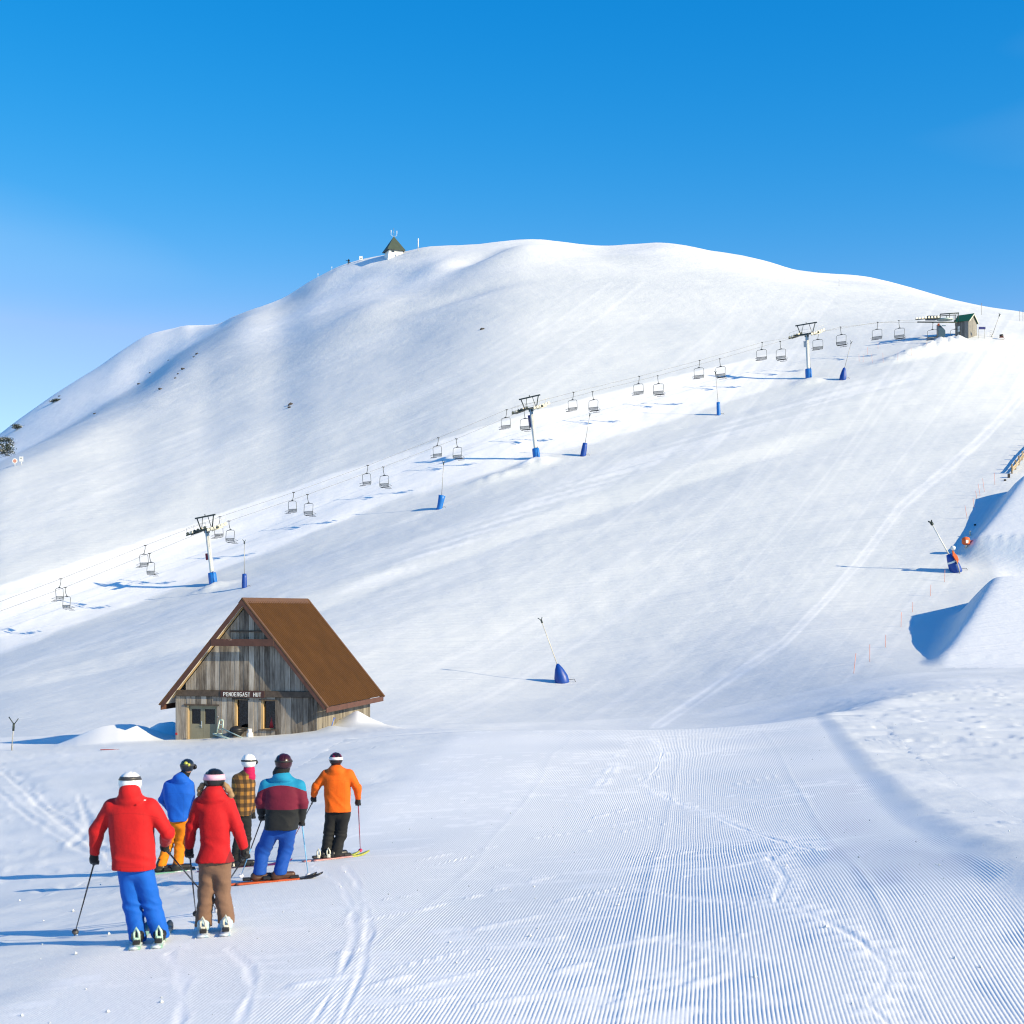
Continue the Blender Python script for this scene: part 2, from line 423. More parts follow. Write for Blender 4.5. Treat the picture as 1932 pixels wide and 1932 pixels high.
def H(X, Y, detail=True):
    X = np.atleast_1d(np.asarray(X, float)); Y = np.atleast_1d(np.asarray(Y, float))
    z = smooth_H(X, Y)
    # the bench of the lift line and the pistes: terraces that run with the lift
    far = sstep(130, 175, Y)
    if detail:
        # rolling ground and drift ribs on the hill
        lx = X * 0.94 + Y * 0.34; ly = -X * 0.34 + Y * 0.94        # along / across the lift line
        hill = sstep(120, 190, Y)
        z = z + hill * (0.5 * fbm(X / 48, Y / 48, 2, 3) + 0.10 * fbm(lx / 30, ly / 7, 2, 11) * (1 - sstep(260, 330, Y))
                        + 0.11 * fbm(X / 11 + 0.3 * Y / 9, Y / 18, 2, 5) * sstep(300, 380, Y) + 0.03 * fbm(X / 2.6, Y / 2.6, 2, 21))
        z = z + 0.05 * fbm(X / 5.0, Y / 5.0, 2, 8) * sstep(14, 30, Y)
    # terrace under the chairs
    u_ = CX + F * X / np.maximum(Y, 1); dlx = Y - np.interp(u_, XG, DL)
    pr = np.interp(dlx, [-62, -46, -38, -26, -9, 15, 30, 60], [0, -0.4, 0.3, 0.35, -0.1, 0.3, 0.2, 0])
    z = z + np.where((Y > 130) & (Y < 420), pr * sstep(-900, -300, u_) * (1 - sstep(1500, 1720, u_)), 0)
    B1, L1 = PT(1770, 1238, 138), PT(1872, 1087, 168)
    B2, L2 = PT(1836, 1012, 195), PT(1930, 894, 216)
    k = (Y > 120) & (Y < 270) & (X > 20) & (X < 140)
    if k.any():
        xs, ys = X[k], Y[k]
        zz = kicker(xs, ys, z[k], B1, L1, 0, 16, 1.15, 0.12, 31)
        zz = kicker(xs, ys, zz, B2, L2, 0, 16, 1.15, 0.12, 37)
        z[k] = zz
    for cx, cy, r, fn in FEATURES:
        k = (np.abs(X - cx) < r) & (np.abs(Y - cy) < r)
        if k.any(): z[k] = z[k] + fn(X[k], Y[k])
    return z

def hz(x, y): return float(H(np.array([x]), np.array([y]))[0])

def ray_ground(px, py, d0, d1, n=900):
    """where the line of sight through a photograph point meets the snow between d0 and d1"""
    d = np.linspace(d0, d1, n); zr = (HY - py) / F * d
    g = H((px - CX) / F * d, d)
    k = np.nonzero(g >= zr)[0]
    dd = d[k[0]] if len(k) else d1
    return Vector(((px - CX) / F * dd, dd, hz((px - CX) / F * dd, dd)))
# ---- drifts and banks -------------------------------------------------------
# drift at the left of the hut, drift against its right wall, bank before the upper station
_p = at(222, 1414, 75.4); bump_at(_p.x, _p.y, 2.6, 1.0, 1.0, -0.12, 1.4)
_p = at(312, 1412, 78.5); bump_at(_p.x, _p.y, 1.3, 1.2, 0.75, 0.0, 1.2, 5, 0.15)
for (x, y, d, rx, ry, h, sd) in ((1790, 640, 317, 6, 3.2, 2.0, 1), (1735, 655, 313, 5.5, 2.7, 1.3, 2), (1690, 668, 310, 5.5, 2.4, 0.8, 3),
                                 (403, 1106, 233, 3.2, 2.0, 0.8, 4), (1013, 868, 269, 3.4, 2.0, 1.0, 5), (1526, 716, 302, 3.2, 2.0, 0.7, 6),
                                 (945, 885, 264, 5.5, 2.2, 0.7, 7)):
    q = at(x, y, d); bump_at(q.x, q.y, rx, ry, h, 0.3, 1.3, sd, 0.25)

_p = at(674, 1384, 75.0); bump_at(_p.x, _p.y, 1.35, 0.9, 0.95, -0.5, 0.62)
_p = at(618, 1388, 72.4); bump_at(_p.x, _p.y - 0.1, 0.9, 0.5, 0.22, -0.3, 0.8, 3, 0.3)
# hollows and ribs near the summit
for (x, y, d, rx, ry, h, rot) in ((905, 520, 505, 10, 20, -2.8, -0.3), (985, 545, 495, 14, 28, 2.8, -0.35), (830, 500, 505, 8, 14, 1.2, 0.2),
                                  (1110, 505, 520, 16, 26, -1.6, 0.1), (1395, 520, 515, 12, 30, -2.0, 0.55),
                                  (1330, 520, 515, 10, 32, 1.8, 0.55), (1500, 540, 510, 12, 30, -1.6, 0.6), (880, 628, 430, 18, 9, -1.4, 0.3),
                                  (700, 560, 450, 12, 30, 1.5, -0.25)):
    q = at(x, y, d); bump_at(q.x, q.y, rx, ry, h, rot)

# ---- snow material --------------------------------------------------------
def snow_material():
    m, n, l, b = nodes_of('snow')
    pos = N(n, 'NewGeometry').outputs['Position']
    sep = N(n, 'SeparateXYZ'); l.new(pos, sep.inputs[0])
    Yv = sep.outputs[1]
    def band(a, c):
        r = N(n, 'MapRange'); r.interpolation_type = 'SMOOTHSTEP'; r.inputs[1].default_value = a; r.inputs[2].default_value = c; l.new(Yv, r.inputs[0]); return r.outputs[0]
    near = mathn(n, l, 'SUBTRACT', 1.0, band(45, 75)); mid = band(60, 150)
    high = band(330, 420)
    gro = N(n, 'Attribute'); gro.attribute_name = 'groomed'; g_ = gro.outputs['Fac']  # groomed snow, plus the painted sunlit white of the left shoulder
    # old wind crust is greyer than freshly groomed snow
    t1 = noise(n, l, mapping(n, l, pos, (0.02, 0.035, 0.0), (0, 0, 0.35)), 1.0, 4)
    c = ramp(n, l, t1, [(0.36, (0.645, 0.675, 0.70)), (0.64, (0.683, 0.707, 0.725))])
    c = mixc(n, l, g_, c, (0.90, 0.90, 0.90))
    l.new(c, b.inputs['Base Color'])
    b.inputs['Roughness'].default_value = 0.62; b.inputs['Specular IOR Level'].default_value = 0.25
    # relief: fine grain close by; drift ribs drawn with the slope on the hill
    g1 = noise(n, l, pos, 11.0, 3, 0.7)
    n1 = bump(n, l, None, mathn(n, l, 'MULTIPLY', g1, near), 0.35, 0.016)
    s1 = noise(n, l, mapping(n, l, pos, (0.055, 0.95, 0.22), (0, 0, 0.36)), 1.0, 4, 0.68)
    s2 = noise(n, l, mapping(n, l, pos, (0.55, 0.20, 0.3), (0, 0, -0.5)), 1.0, 4, 0.68)
    s3 = noise(n, l, pos, 0.45, 3, 0.66)
    low = mathn(n, l, 'MULTIPLY', mid, mathn(n, l, 'SUBTRACT', 1.0, high))
    hh = mathn(n, l, 'ADD', mathn(n, l, 'MULTIPLY', mathn(n, l, 'ADD', s1, mathn(n, l, 'MULTIPLY', s3, 0.7)), low), mathn(n, l, 'MULTIPLY', mathn(n, l, 'MULTIPLY', mathn(n, l, 'ADD', s2, s3), high), 1.0))
    bump(n, l, b, hh, 0.55, 0.19, n1)
    return m
M_SNOW = snow_material()

def grid_faces(nr, nc, keep=None):
    i = np.arange(nr - 1)[:, None] * nc + np.arange(nc - 1)[None]
    f = np.stack([i, i + 1, i + nc + 1, i + nc], -1).reshape(-1, 4)
    if keep is not None: f = f[keep.reshape(-1)]
    return f

# fine patch of the groomed strip: the corduroy is real relief
PITCH = 0.0255
PW0, PW1, PY0, PY1 = -6.6, 3.3, 7.6, 62.5
def seg_dist(X, Y, pts):
    best = np.full(X.shape, 1e9); pos = np.zeros(X.shape); acc = 0.0
    for (x0, y0), (x1, y1) in zip(pts[:-1], pts[1:]):
        dx, dy = x1 - x0, y1 - y0; L = math.hypot(dx, dy)
        t = np.clip(((X - x0) * dx + (Y - y0) * dy) / (L * L), 0, 1)
        d = np.hypot(X - x0 - t * dx, Y - y0 - t * dy)
        k = d < best; best = np.where(k, d, best); pos = np.where(k, acc + t * L, pos); acc += L
    return best, pos

def gp(px, py):          # photograph point on the near snow -> (X, Y)
    d = np.linspace(8, 62, 1200); zr = (HY - py) / F * d; g = z_fore((px - CX) / F * d, d)
    k = np.nonzero(g >= zr)[0]; dd = d[k[0]] if len(k) else 62
    return ((px - CX) / F * dd, dd)

# scraped swipes (skis drawn sideways), single ski cuts and a boot-packed line, from the photograph
SWIPES = [[(640, 1745), (790, 1718), (900, 1690)], [(700, 1835), (880, 1795), (1050, 1770)], [(760, 1870), (980, 1815), (1100, 1795)],
          [(590, 1890), (760, 1845)], [(1080, 1800), (1240, 1770), (1320, 1755)], [(870, 1760), (1010, 1730), (1130, 1712)],
          [(780, 1640), (900, 1615)], [(1300, 1785), (1420, 1760)], [(860, 1905), (1010, 1880), (1150, 1862)], [(1400, 1715), (1540, 1690)],
          [(1190, 1470), (1240, 1463)], [(1130, 1560), (1230, 1542)], [(990, 1660), (1080, 1645)], [(1320, 1700), (1400, 1690)], [(640, 1800), (730, 1782)],
          [(1150, 1900), (1280, 1868), (1370, 1840)], [(930, 1680), (1040, 1655)], [(1210, 1625), (1300, 1606)], [(1000, 1585), (1110, 1568)]]
CUTS = [[(1198, 1677), (1270, 1692), (1350, 1701), (1434, 1706)], [(1208, 1769), (1300, 1782), (1386, 1798), (1463, 1813)],
        [(648, 1634), (672, 1662), (690, 1700), (697, 1760), (680, 1840), (640, 1931)], [(590, 1634), (640, 1668), (665, 1712), (668, 1770), (640, 1850), (590, 1931)],
        [(430, 1790), (470, 1825), (478, 1865), (452, 1931)], [(318, 1800), (345, 1850), (340, 1931)],
        [(1060, 1930), (1180, 1880), (1300, 1850)]]
_T = [(1227, 1393), (1251, 1417), (1241, 1446), (1208, 1480), (1270, 1509), (1347, 1538), (1415, 1567), (1492, 1591), (1531, 1602), (1449, 1615), (1482, 1658), (1463, 1702), (1540, 1731), (1622, 1774), (1675, 1827), (1671, 1856), (1637, 1895), (1675, 1931)]
CUTS.append(_T)
STEPS = [_T, [(1190, 1395), (1150, 1455), (1120, 1500)]]
SWIPES += [[(790, 1625), (850, 1612), (930, 1600)], [(1060, 1700), (1180, 1672), (1290, 1655)], [(1120, 1540), (1200, 1520)], [(700, 1700), (780, 1690)], [(1240, 1840), (1330, 1812)], [(1010, 1845), (1100, 1822)],
           [(560, 1860), (690, 1835)], [(910, 1640), (960, 1632)], [(1170, 1570), (1260, 1552)], [(1380, 1480), (1470, 1462)], [(640, 1930), (760, 1900), (840, 1885)], [(1350, 1640), (1440, 1622)]]

def corduroy(X, Y):
    """height added on the groomed strip: comb marks, seams between passes, scrapes"""
    w = w_of(X, Y)
    ww = w + 0.014 * vnoise(Y / 5.5, w / 3.0, 51) + 0.03 * vnoise(Y / 16, w / 5.0, 52) + 0.006 * vnoise(Y / 1.8, w / 1.2, 53)
    edge = sstep(STRIP_L - 0.25, STRIP_L + 0.35, w + 0.25 * vnoise(Y / 1.7, 0, 54)) * (1 - sstep(STRIP_R - 0.25, STRIP_R + 0.05, w + 0.12 * vnoise(Y / 1.3, 3, 55)))
    worn = 0.78 + 0.36 * fbm(w / 1.3 + 7, Y / 5.0, 4, 56, 0.6)
    left_worn = sstep(-4.0, -0.4, w + 0.03 * (Y - 12))                       # where the skiers have been through
    amp = np.clip(worn, 0.25, 1.0) * (0.45 + 0.55 * left_worn) * edge
    z = np.zeros_like(X)
    scr = np.zeros_like(X); lift = np.zeros_like(X)
    for k, pl in enumerate(SWIPES):
        pts = [gp(*p) for p in pl]; xs = [p[0] for p in pts]; ys = [p[1] for p in pts]
        kk = (X > min(xs) - 1) & (X < max(xs) + 1) & (Y > min(ys) - 1) & (Y < max(ys) + 1)
        if not kk.any(): continue
        d, s = seg_dist(X[kk], Y[kk], pts)
        d = d + 0.03 * vnoise(s / 0.4, 0 * s, 60 + k)
        wd = 0.042 + 0.022 * vnoise(s / 0.5, 0 * s + 5, 61 + k)
        a = np.exp(-(d / wd) ** 2) * sstep(-0.35, 0.25, vnoise(s / 0.6, 0 * s + 2, 62 + k) + 0.45)
        scr[kk] = np.maximum(scr[kk], a); lift[kk] += 0.014 * a - 0.003 * np.exp(-((d - 0.11) / 0.04) ** 2)
    for k, pl in enumerate(CUTS):
        pts = [gp(*p) for p in pl]; xs = [p[0] for p in pts]; ys = [p[1] for p in pts]
        kk = (X > min(xs) - 1) & (X < max(xs) + 1) & (Y > min(ys) - 1) & (Y < max(ys) + 1)
        if not kk.any(): continue
        d, s = seg_dist(X[kk], Y[kk], pts); d = d + 0.03 * vnoise(s / 0.8, 0 * s, 80 + k)
        a = np.exp(-(d / 0.022) ** 2); rim = np.exp(-((d - 0.05) / 0.025) ** 2)
        scr[kk] = np.maximum(scr[kk], 0.7 * np.exp(-(d / 0.06) ** 2)); lift[kk] += (-0.007 * a + 0.0035 * rim) * (0.7 + 0.5 * vnoise(s / 0.9, 0 * s, 85 + k))
    for k, pl in enumerate(STEPS):
        pts = [gp(*p) for p in pl]; xs = [p[0] for p in pts]; ys = [p[1] for p in pts]
        kk = (X > min(xs) - 1) & (X < max(xs) + 1) & (Y > min(ys) - 1) & (Y < max(ys) + 1)
        d, s = seg_dist(X[kk], Y[kk], pts)
        rung = 0.5 + 0.5 * np.cos(2 * np.pi * s / 0.33 + 1.2 * vnoise(s / 0.7, 0 * s, 91))
        a = np.exp(-((d - 0.10) / 0.13) ** 2) * sstep(0.55, 0.9, rung + 0.35 * vnoise(X[kk] / 0.15, Y[kk] / 0.3, 92))
        scr[kk] = np.maximum(scr[kk], a); lift[kk] += 0.011 * a * sstep(-0.1, 0.4, vnoise(s / 2.2, 0 * s, 94))
    # crumbs and dragged patches
    pat = sstep(0.42, 0.75, fbm(X / 0.55, Y / 0.22, 3, 95)) * sstep(-0.2, 0.4, fbm(X / 3, Y / 5, 2, 96))
    scr = np.maximum(scr, 0.8 * pat * edge)
    ph = ww / PITCH; ph = np.abs(ph - np.floor(ph) - 0.5) * 2.0
    comb = 0.25 - 1.5 * np.clip(1 - ph / 0.62, 0, 1)
    z += 0.0037 * comb * amp * (1 - 0.9 * np.clip(scr, 0, 1)) + lift * edge
    # seams left between passes
    for ws in (-2.3, -0.35, 1.3):
        dw = w - ws - 0.12 * vnoise(Y / 9, ws, 97)
        z += (0.0035 * np.exp(-(dw / 0.04) ** 2) - 0.0015 * np.exp(-((dw + 0.12) / 0.06) ** 2)) * (0.7 + 0.5 * vnoise(Y / 1.2, ws, 98))
    corduroy.scraped = np.clip(scr, 0, 1) * edge
    return z

def rough_snow(X, Y):
    """churned snow beside the strip"""
    w = w_of(X, Y)
    out = np.clip(sstep(STRIP_L + 0.3, STRIP_L - 0.5, w) + sstep(STRIP_R - 0.1, STRIP_R + 0.4, w), 0, 1) * (1 - sstep(95, 130, Y))
    a = 0.022 * fbm(X / 1.6, Y / 1.3, 3, 71, 0.5)
    lump = 0.022 * sstep(0.35, 0.9, fbm(X / 0.5, Y / 0.5, 3, 74)) * sstep(-0.1, 0.5, fbm(X / 4.5, Y / 5.5, 2, 75))
    fl = sstep(-0.2, 0.3, fbm(X / 6, Y / 9, 2, 77)) * 0.006 * fbm(X / 0.28, Y / 0.35, 2, 78)
    right = sstep(STRIP_R - 0.1, STRIP_R + 0.8, w)
    sast = -0.09 * sstep(0.30, 0.7, fbm(X / 2.2, Y / 0.8, 3, 79)) * right * sstep(28, 45, Y)
    return out * (a + lump + fl + sast)

TRK = [[(0, 1450), (90, 1530), (170, 1590), (330, 1680)], [(-20, 1480), (60, 1545), (200, 1625)], [(0, 1440), (110, 1535), (230, 1600)],
       [(150, 1500), (170, 1560), (130, 1600)], [(300, 1420), (500, 1424), (700, 1412)], [(60, 1680), (250, 1650), (430, 1618)]]
def tracks(X, Y):
    z = np.zeros_like(X)
    for k, pl in enumerate(TRK):
        pts = [gp(*p) for p in pl]; xs = [p[0] for p in pts]; ys = [p[1] for p in pts]
        kk = (X > min(xs) - 1) & (X < max(xs) + 1) & (Y > min(ys) - 1) & (Y < max(ys) + 1)
        if not kk.any(): continue
        d, s = seg_dist(X[kk], Y[kk], pts); d = d + 0.06 * vnoise(s / 1.1, 0 * s, 120 + k)
        wd = 0.07 if k != 2 else 0.4
        z[kk] += -0.02 * np.exp(-(d / wd) ** 2) + 0.012 * np.exp(-((d - 2 * wd) / wd) ** 2) + (0.025 * np.exp(-(d / 0.5) ** 2) * vnoise(X[kk] / 0.16, Y[kk] / 0.2, 130) if k == 2 else 0)
    return z

def near_detail(X, Y):
    return rough_snow(X, Y) + tracks(X, Y)

ncol = int((PW1 - PW0) / (PITCH / 6)); wv = np.linspace(PW0, PW1, ncol)
nrow = int(math.log(PY1 / PY0) / 0.0082); yv = PY0 * (PY1 / PY0) ** np.linspace(0, 1, nrow)
WW, YY = np.meshgrid(wv, yv); XX = WW + fan_slope(WW) * YY
vis = np.abs(XX) < 0.40 * YY + 0.9
keepv = vis
ZZ = np.full(XX.shape, -9.0)
sel = keepv
ZZ[sel] = H(XX[sel], YY[sel]) + corduroy(XX[sel], YY[sel]) + near_detail(XX[sel], YY[sel])
SCR = np.zeros(XX.shape); SCR[sel] = corduroy.scraped
bord = np.zeros(XX.shape, bool); bord[:, 0] = bord[:, -1] = True; bord[0] = bord[-1] = True
kf = keepv[:-1, :-1] & keepv[1:, :-1] & keepv[:-1, 1:] & keepv[1:, 1:]
fc = grid_faces(nrow, ncol, kf)
used = np.unique(fc); rem = np.full(nrow * ncol, -1); rem[used] = np.arange(len(used))
# the rim of the sheet dips under the surrounding snow
ZZ = ZZ - 0.25 * bord
pv = np.stack([XX.ravel(), YY.ravel(), ZZ.ravel()], -1)[used]
def set_whiteness(o, val):
    a = o.data.attributes.new('groomed', 'FLOAT', 'POINT'); a.data.foreach_set('value', np.asarray(val, dtype=np.float32).ravel())
piste = mesh_np('piste', pv, rem[fc], M_SNOW, smooth=True)
_w = w_of(pv[:, 0], pv[:, 1]); _in = sstep(STRIP_L - 0.2, STRIP_L + 0.3, _w) * (1 - sstep(STRIP_R - 0.1, STRIP_R + 0.2, _w))
set_whiteness(piste, 0.22 + 0.36 * _in + 0.15 * fbm(pv[:, 0] / 3, pv[:, 1] / 5, 2, 140) + 0.55 * SCR.ravel()[used])
tag(piste, 'groomed corduroy ski run of white snow in the foreground', kind='structure')
del XX, YY, ZZ, WW, pv, fc, rem

# the wider snow terrain
u_in = np.arange(-0.47, 0.4701, 0.00165)
gro = 0.00165 * 1.12 ** np.arange(1, 46); u_out = 0.47 + np.cumsum(gro); u_out = u_out[u_out < 1.6]
uv_ = np.concatenate([-u_out[::-1], u_in, u_out])
yrow = np.concatenate([[0.8, 1.6, 2.6, 3.8, 5.2, 6.5], 7.5 * (64 / 7.5) ** np.linspace(0, 1, 170), np.linspace(64.6, 130, 70), np.arange(131.1, 300, 0.92),
                       np.arange(300, 560, 0.95), np.linspace(561, 660, 70), np.linspace(664, 760, 20), np.linspace(780, 1700, 14)])
UU, YY = np.meshgrid(uv_, yrow); XX = UU * YY
ZZ = H(XX, YY)
nearm = YY < 140
ZZ[nearm] += near_detail(XX[nearm], YY[nearm])
W_ = w_of(XX, YY)
ins = (sstep(PW0, PW0 + 0.35, W_) * sstep(PW1, PW1 - 0.35, W_) * sstep(PY0, PY0 + 0.4, YY) * sstep(PY1, PY1 - 1.2, YY)) * (np.abs(XX) < 0.40 * YY + 0.6)
ZZ = ZZ - 0.22 * ins
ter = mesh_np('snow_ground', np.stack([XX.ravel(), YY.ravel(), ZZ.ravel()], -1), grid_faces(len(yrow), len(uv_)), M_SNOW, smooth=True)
# where the snow is groomed: the lift corridor, streaks of the pistes, the jumps and the fresh drifts; also sunlit white painted on the left shoulder
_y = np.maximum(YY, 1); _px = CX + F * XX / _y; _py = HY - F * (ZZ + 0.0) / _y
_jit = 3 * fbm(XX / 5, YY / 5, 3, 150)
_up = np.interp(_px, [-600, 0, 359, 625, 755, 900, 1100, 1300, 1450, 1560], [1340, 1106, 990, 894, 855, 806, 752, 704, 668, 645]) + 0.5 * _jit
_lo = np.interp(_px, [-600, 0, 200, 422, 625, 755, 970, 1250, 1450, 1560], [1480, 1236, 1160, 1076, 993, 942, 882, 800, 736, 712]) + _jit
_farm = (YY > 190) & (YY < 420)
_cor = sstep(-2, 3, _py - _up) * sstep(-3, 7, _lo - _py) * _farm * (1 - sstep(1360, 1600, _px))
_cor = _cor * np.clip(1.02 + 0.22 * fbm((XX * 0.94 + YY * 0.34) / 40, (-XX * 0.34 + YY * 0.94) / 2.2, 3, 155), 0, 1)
_mid = np.interp(_px, [600, 720, 1050, 1350, 1600, 1932], [1150, 1085, 935, 820, 740, 672])
_st = np.exp(-((_py - _mid + 0.6 * _jit) / 20) ** 2) * sstep(0.0, 0.7, fbm((XX * 0.9 + YY * 0.42) / 50, (-XX * 0.42 + YY * 0.9) / 1.6, 3, 160) + 0.35) * ((YY > 150) & (YY < 420)) * sstep(560, 760, _px)
_jm = ((_px > 1755) & (_py > 880) & (_py < 1260) & (YY > 125) & (YY < 260)) * sstep(0, 25, _px - np.interp(_py, [890, 1010, 1090, 1240], [1925, 1838, 1868, 1768]))
_sta = sstep(1640, 1720, _px) * (_py < 720) * (_py > 600) * (YY > 280) * (YY < 380)
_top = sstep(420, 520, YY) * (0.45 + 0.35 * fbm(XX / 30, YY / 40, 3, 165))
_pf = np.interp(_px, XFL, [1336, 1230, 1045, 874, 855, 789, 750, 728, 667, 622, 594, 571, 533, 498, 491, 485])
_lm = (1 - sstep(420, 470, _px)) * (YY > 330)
_top = _top * (1 - _lm) + _lm * sstep(-4, 6, _pf - _py) * 0.95  # shoulder painted white as if sunlit, gully flank kept dark as its shade
_nr = (YY < 130) * (0.25 + 0.2 * fbm(XX / 4, YY / 6, 3, 166))
_dr = np.exp(-(((XX - at(222, 1414, 75.4).x) / 3.2) ** 2 + ((YY - 75.4) / 1.6) ** 2) ** 2) + np.exp(-(((XX - at(674, 1384, 75).x) / 2.2) ** 2 + ((YY - 75) / 1.4) ** 2) ** 2)
# lines drawn down the fall line by groomers and skis, and the double trace of a snow vehicle
_th = np.radians(np.interp(_px, [300, 900, 1350, 1700, 1932], [21, 22, 30, 42, 47]))
_ac = _px * np.sin(_th) + _py * np.cos(_th); _al = _px * np.cos(_th) - _py * np.sin(_th)
_ln = fbm(_ac / 9, _al / 420, 3, 170, 0.65) * ((YY > 130) & (YY < 430)) * 0.2 * (1 - (_jm > 0.05))
_tk = np.zeros_like(_px)
_pl = [(1236, 1372), (1330, 1310), (1480, 1212), (1560, 1130), (1625, 1055), (1700, 955), (1780, 890), (1860, 820), (1940, 735)]
_kk = (_px > 1200) & (_px < 1960) & (_py > 720) & (_py < 1390) & (YY > 120) & (YY < 330)
_d, _s = seg_dist(_px[_kk], _py[_kk], _pl); _tk[_kk] = np.exp(-((_d - 6) / 2.6) ** 2) * 0.55 + 0.2 * np.exp(-(_d / 7) ** 2)
set_whiteness(ter, _ln + _tk + np.clip(np.maximum.reduce([_cor, 0.6 * _st * (1 - sstep(1650, 1800, _px)), 0.75 * _jm, 0.12 * _sta, _top, _nr, _dr]), 0, 1))
tag(ter, 'snow covered ski slopes rising to a rounded white summit', kind='structure')
del XX, YY, ZZ, UU, W_, ins
# the country around, far below
mb = MB(); R_ = 9000
mb.add([(R_ * math.cos(k * math.pi / 24), R_ * math.sin(k * math.pi / 24), -140) for k in range(48)], [tuple(range(48))])
tag(mb.build('far_ground', M_SNOW), 'distant snow country beyond the hill', kind='structure')
# ------------------------------------------------------------------ the hut

def wood_boards(name, c0, c1, c2, stain):
    """weathered boards: every board its own tone, grain along z"""
    m, n, l, b = nodes_of(name)
    tc = N(n, 'TexCoord').outputs['Object']; rnd = N(n, 'ObjectInfo').outputs['Random']
    off = N(n, 'CombineXYZ'); l.new(mathn(n, l, 'MULTIPLY', rnd, 37.0), off.inputs[0]); l.new(mathn(n, l, 'MULTIPLY', rnd, 91.0), off.inputs[2])
    va = N(n, 'VectorMath', operation='ADD'); l.new(tc, va.inputs[0]); l.new(off.outputs[0], va.inputs[1]); v = va.outputs[0]
    g = noise(n, l, mapping(n, l, v, (22, 22, 0.9)), 1.0, 5, 0.65)
    big = noise(n, l, mapping(n, l, v, (2.2, 2.2, 0.8)), 1.0, 4, 0.6)
    tone = mathn(n, l, 'ADD', mathn(n, l, 'MULTIPLY', g, 0.45), mathn(n, l, 'ADD', mathn(n, l, 'MULTIPLY', big, 0.4), mathn(n, l, 'MULTIPLY', mathn(n, l, 'SUBTRACT', rnd, 0.5), 0.26)))
    c = ramp(n, l, tone, [(0.26, c0), (0.43, c1), (0.66, c2)])
    st = noise(n, l, mapping(n, l, v, (6, 6, 0.5), loc=(3, 1, 7)), 1.0, 4, 0.6)
    c = mixc(n, l, ramp(n, l, st, [(0.55, (0, 0, 0)), (0.75, (0.7, 0.7, 0.7))]), c, stain)
    l.new(c, b.inputs['Base Color']); b.inputs['Roughness'].default_value = 0.85; b.inputs['Specular IOR Level'].default_value = 0.2
    bump(n, l, b, g, 0.5, 0.012)
    return m

M_BOARD = wood_boards('weathered_boards', (0.085, 0.07, 0.058), (0.27, 0.235, 0.20), (0.50, 0.455, 0.40), (0.13, 0.10, 0.075))
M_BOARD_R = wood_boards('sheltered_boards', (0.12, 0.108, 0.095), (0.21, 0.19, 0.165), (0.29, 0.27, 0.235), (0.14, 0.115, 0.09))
M_JAMB = wood_boards('pine_trim', (0.38, 0.25, 0.12), (0.5, 0.34, 0.17), (0.58, 0.42, 0.24), (0.3, 0.19, 0.09))
M_DARKWOOD = simple('dark_timber', (0.075, 0.055, 0.042), 0.8, var=0.35, scale=5, bumps=0.3, bscale=30)
M_BARGE = simple('brown_painted_timber', (0.085, 0.035, 0.024), 0.7, var=0.22, scale=3, bumps=0.25, bscale=24, wear=((0.30, 0.2, 0.15), 2.5, 0.66))
M_ROOF = simple('brown_roof_metal', (0.070, 0.031, 0.009), 0.7, var=0.16, scale=0.8, spec=0.15, wear=((0.06, 0.028, 0.008), 0.9, 0.6))
M_ROOF_TRIM = simple('brown_roof_flashing', (0.12, 0.056, 0.016), 0.5, var=0.12, scale=2)
M_SOFFIT = simple('white_lining', (0.72, 0.68, 0.62), 0.7, var=0.06, scale=2)
M_DOOR = simple('olive_grey_door_paint', (0.235, 0.215, 0.145), 0.55, var=0.1, scale=3)
def glass_material():
    m, n, l, b = nodes_of('window_glass'); n.remove(b)
    tr = N(n, 'BsdfTransparent'); tr.inputs[0].default_value = (0.5, 0.55, 0.6, 1)
    gl = N(n, 'BsdfGlossy'); gl.inputs['Roughness'].default_value = 0.04
    fr = N(n, 'Fresnel'); fr.inputs[0].default_value = 1.5
    mx = N(n, 'MixShader'); l.new(fr.outputs[0], mx.inputs[0]); l.new(tr.outputs[0], mx.inputs[1]); l.new(gl.outputs[0], mx.inputs[2])
    l.new(mx.outputs[0], n['Material Output'].inputs[0]); return m
M_GLASS = glass_material()
M_STEEL = simple('brushed_steel', (0.55, 0.56, 0.57), 0.35, 0.9, var=0.1)
M_SIGN = simple('maroon_sign_board', (0.055, 0.02, 0.016), 0.6, var=0.2)
M_WHITE = simple('white_paint', (0.78, 0.78, 0.76), 0.5, var=0.05)
M_BLACK = simple('black_plastic', (0.014, 0.014, 0.016), 0.5, var=0.3)
M_DARKROOM = simple('unlit_room', (0.035, 0.03, 0.027), 0.9)
M_RED = simple('red_cloth', (0.35, 0.02, 0.03), 0.8)

HUT_RZ = math.radians(-13); HUT_O = Vector((-13.655, 72.87, -7.0))
hut = empty('hut', HUT_O, HUT_RZ)
tag(hut, 'weathered board hut with steep brown metal roof, double door and name sign', 'hut')
HW, HL = 3.855, 8.3
RIDGE, SLOPE, EX = 7.41, 1.195, 4.54
def roof_z(x): return RIDGE - SLOPE * abs(x)
ZB = -1.2                                         # wall foot, under the snow
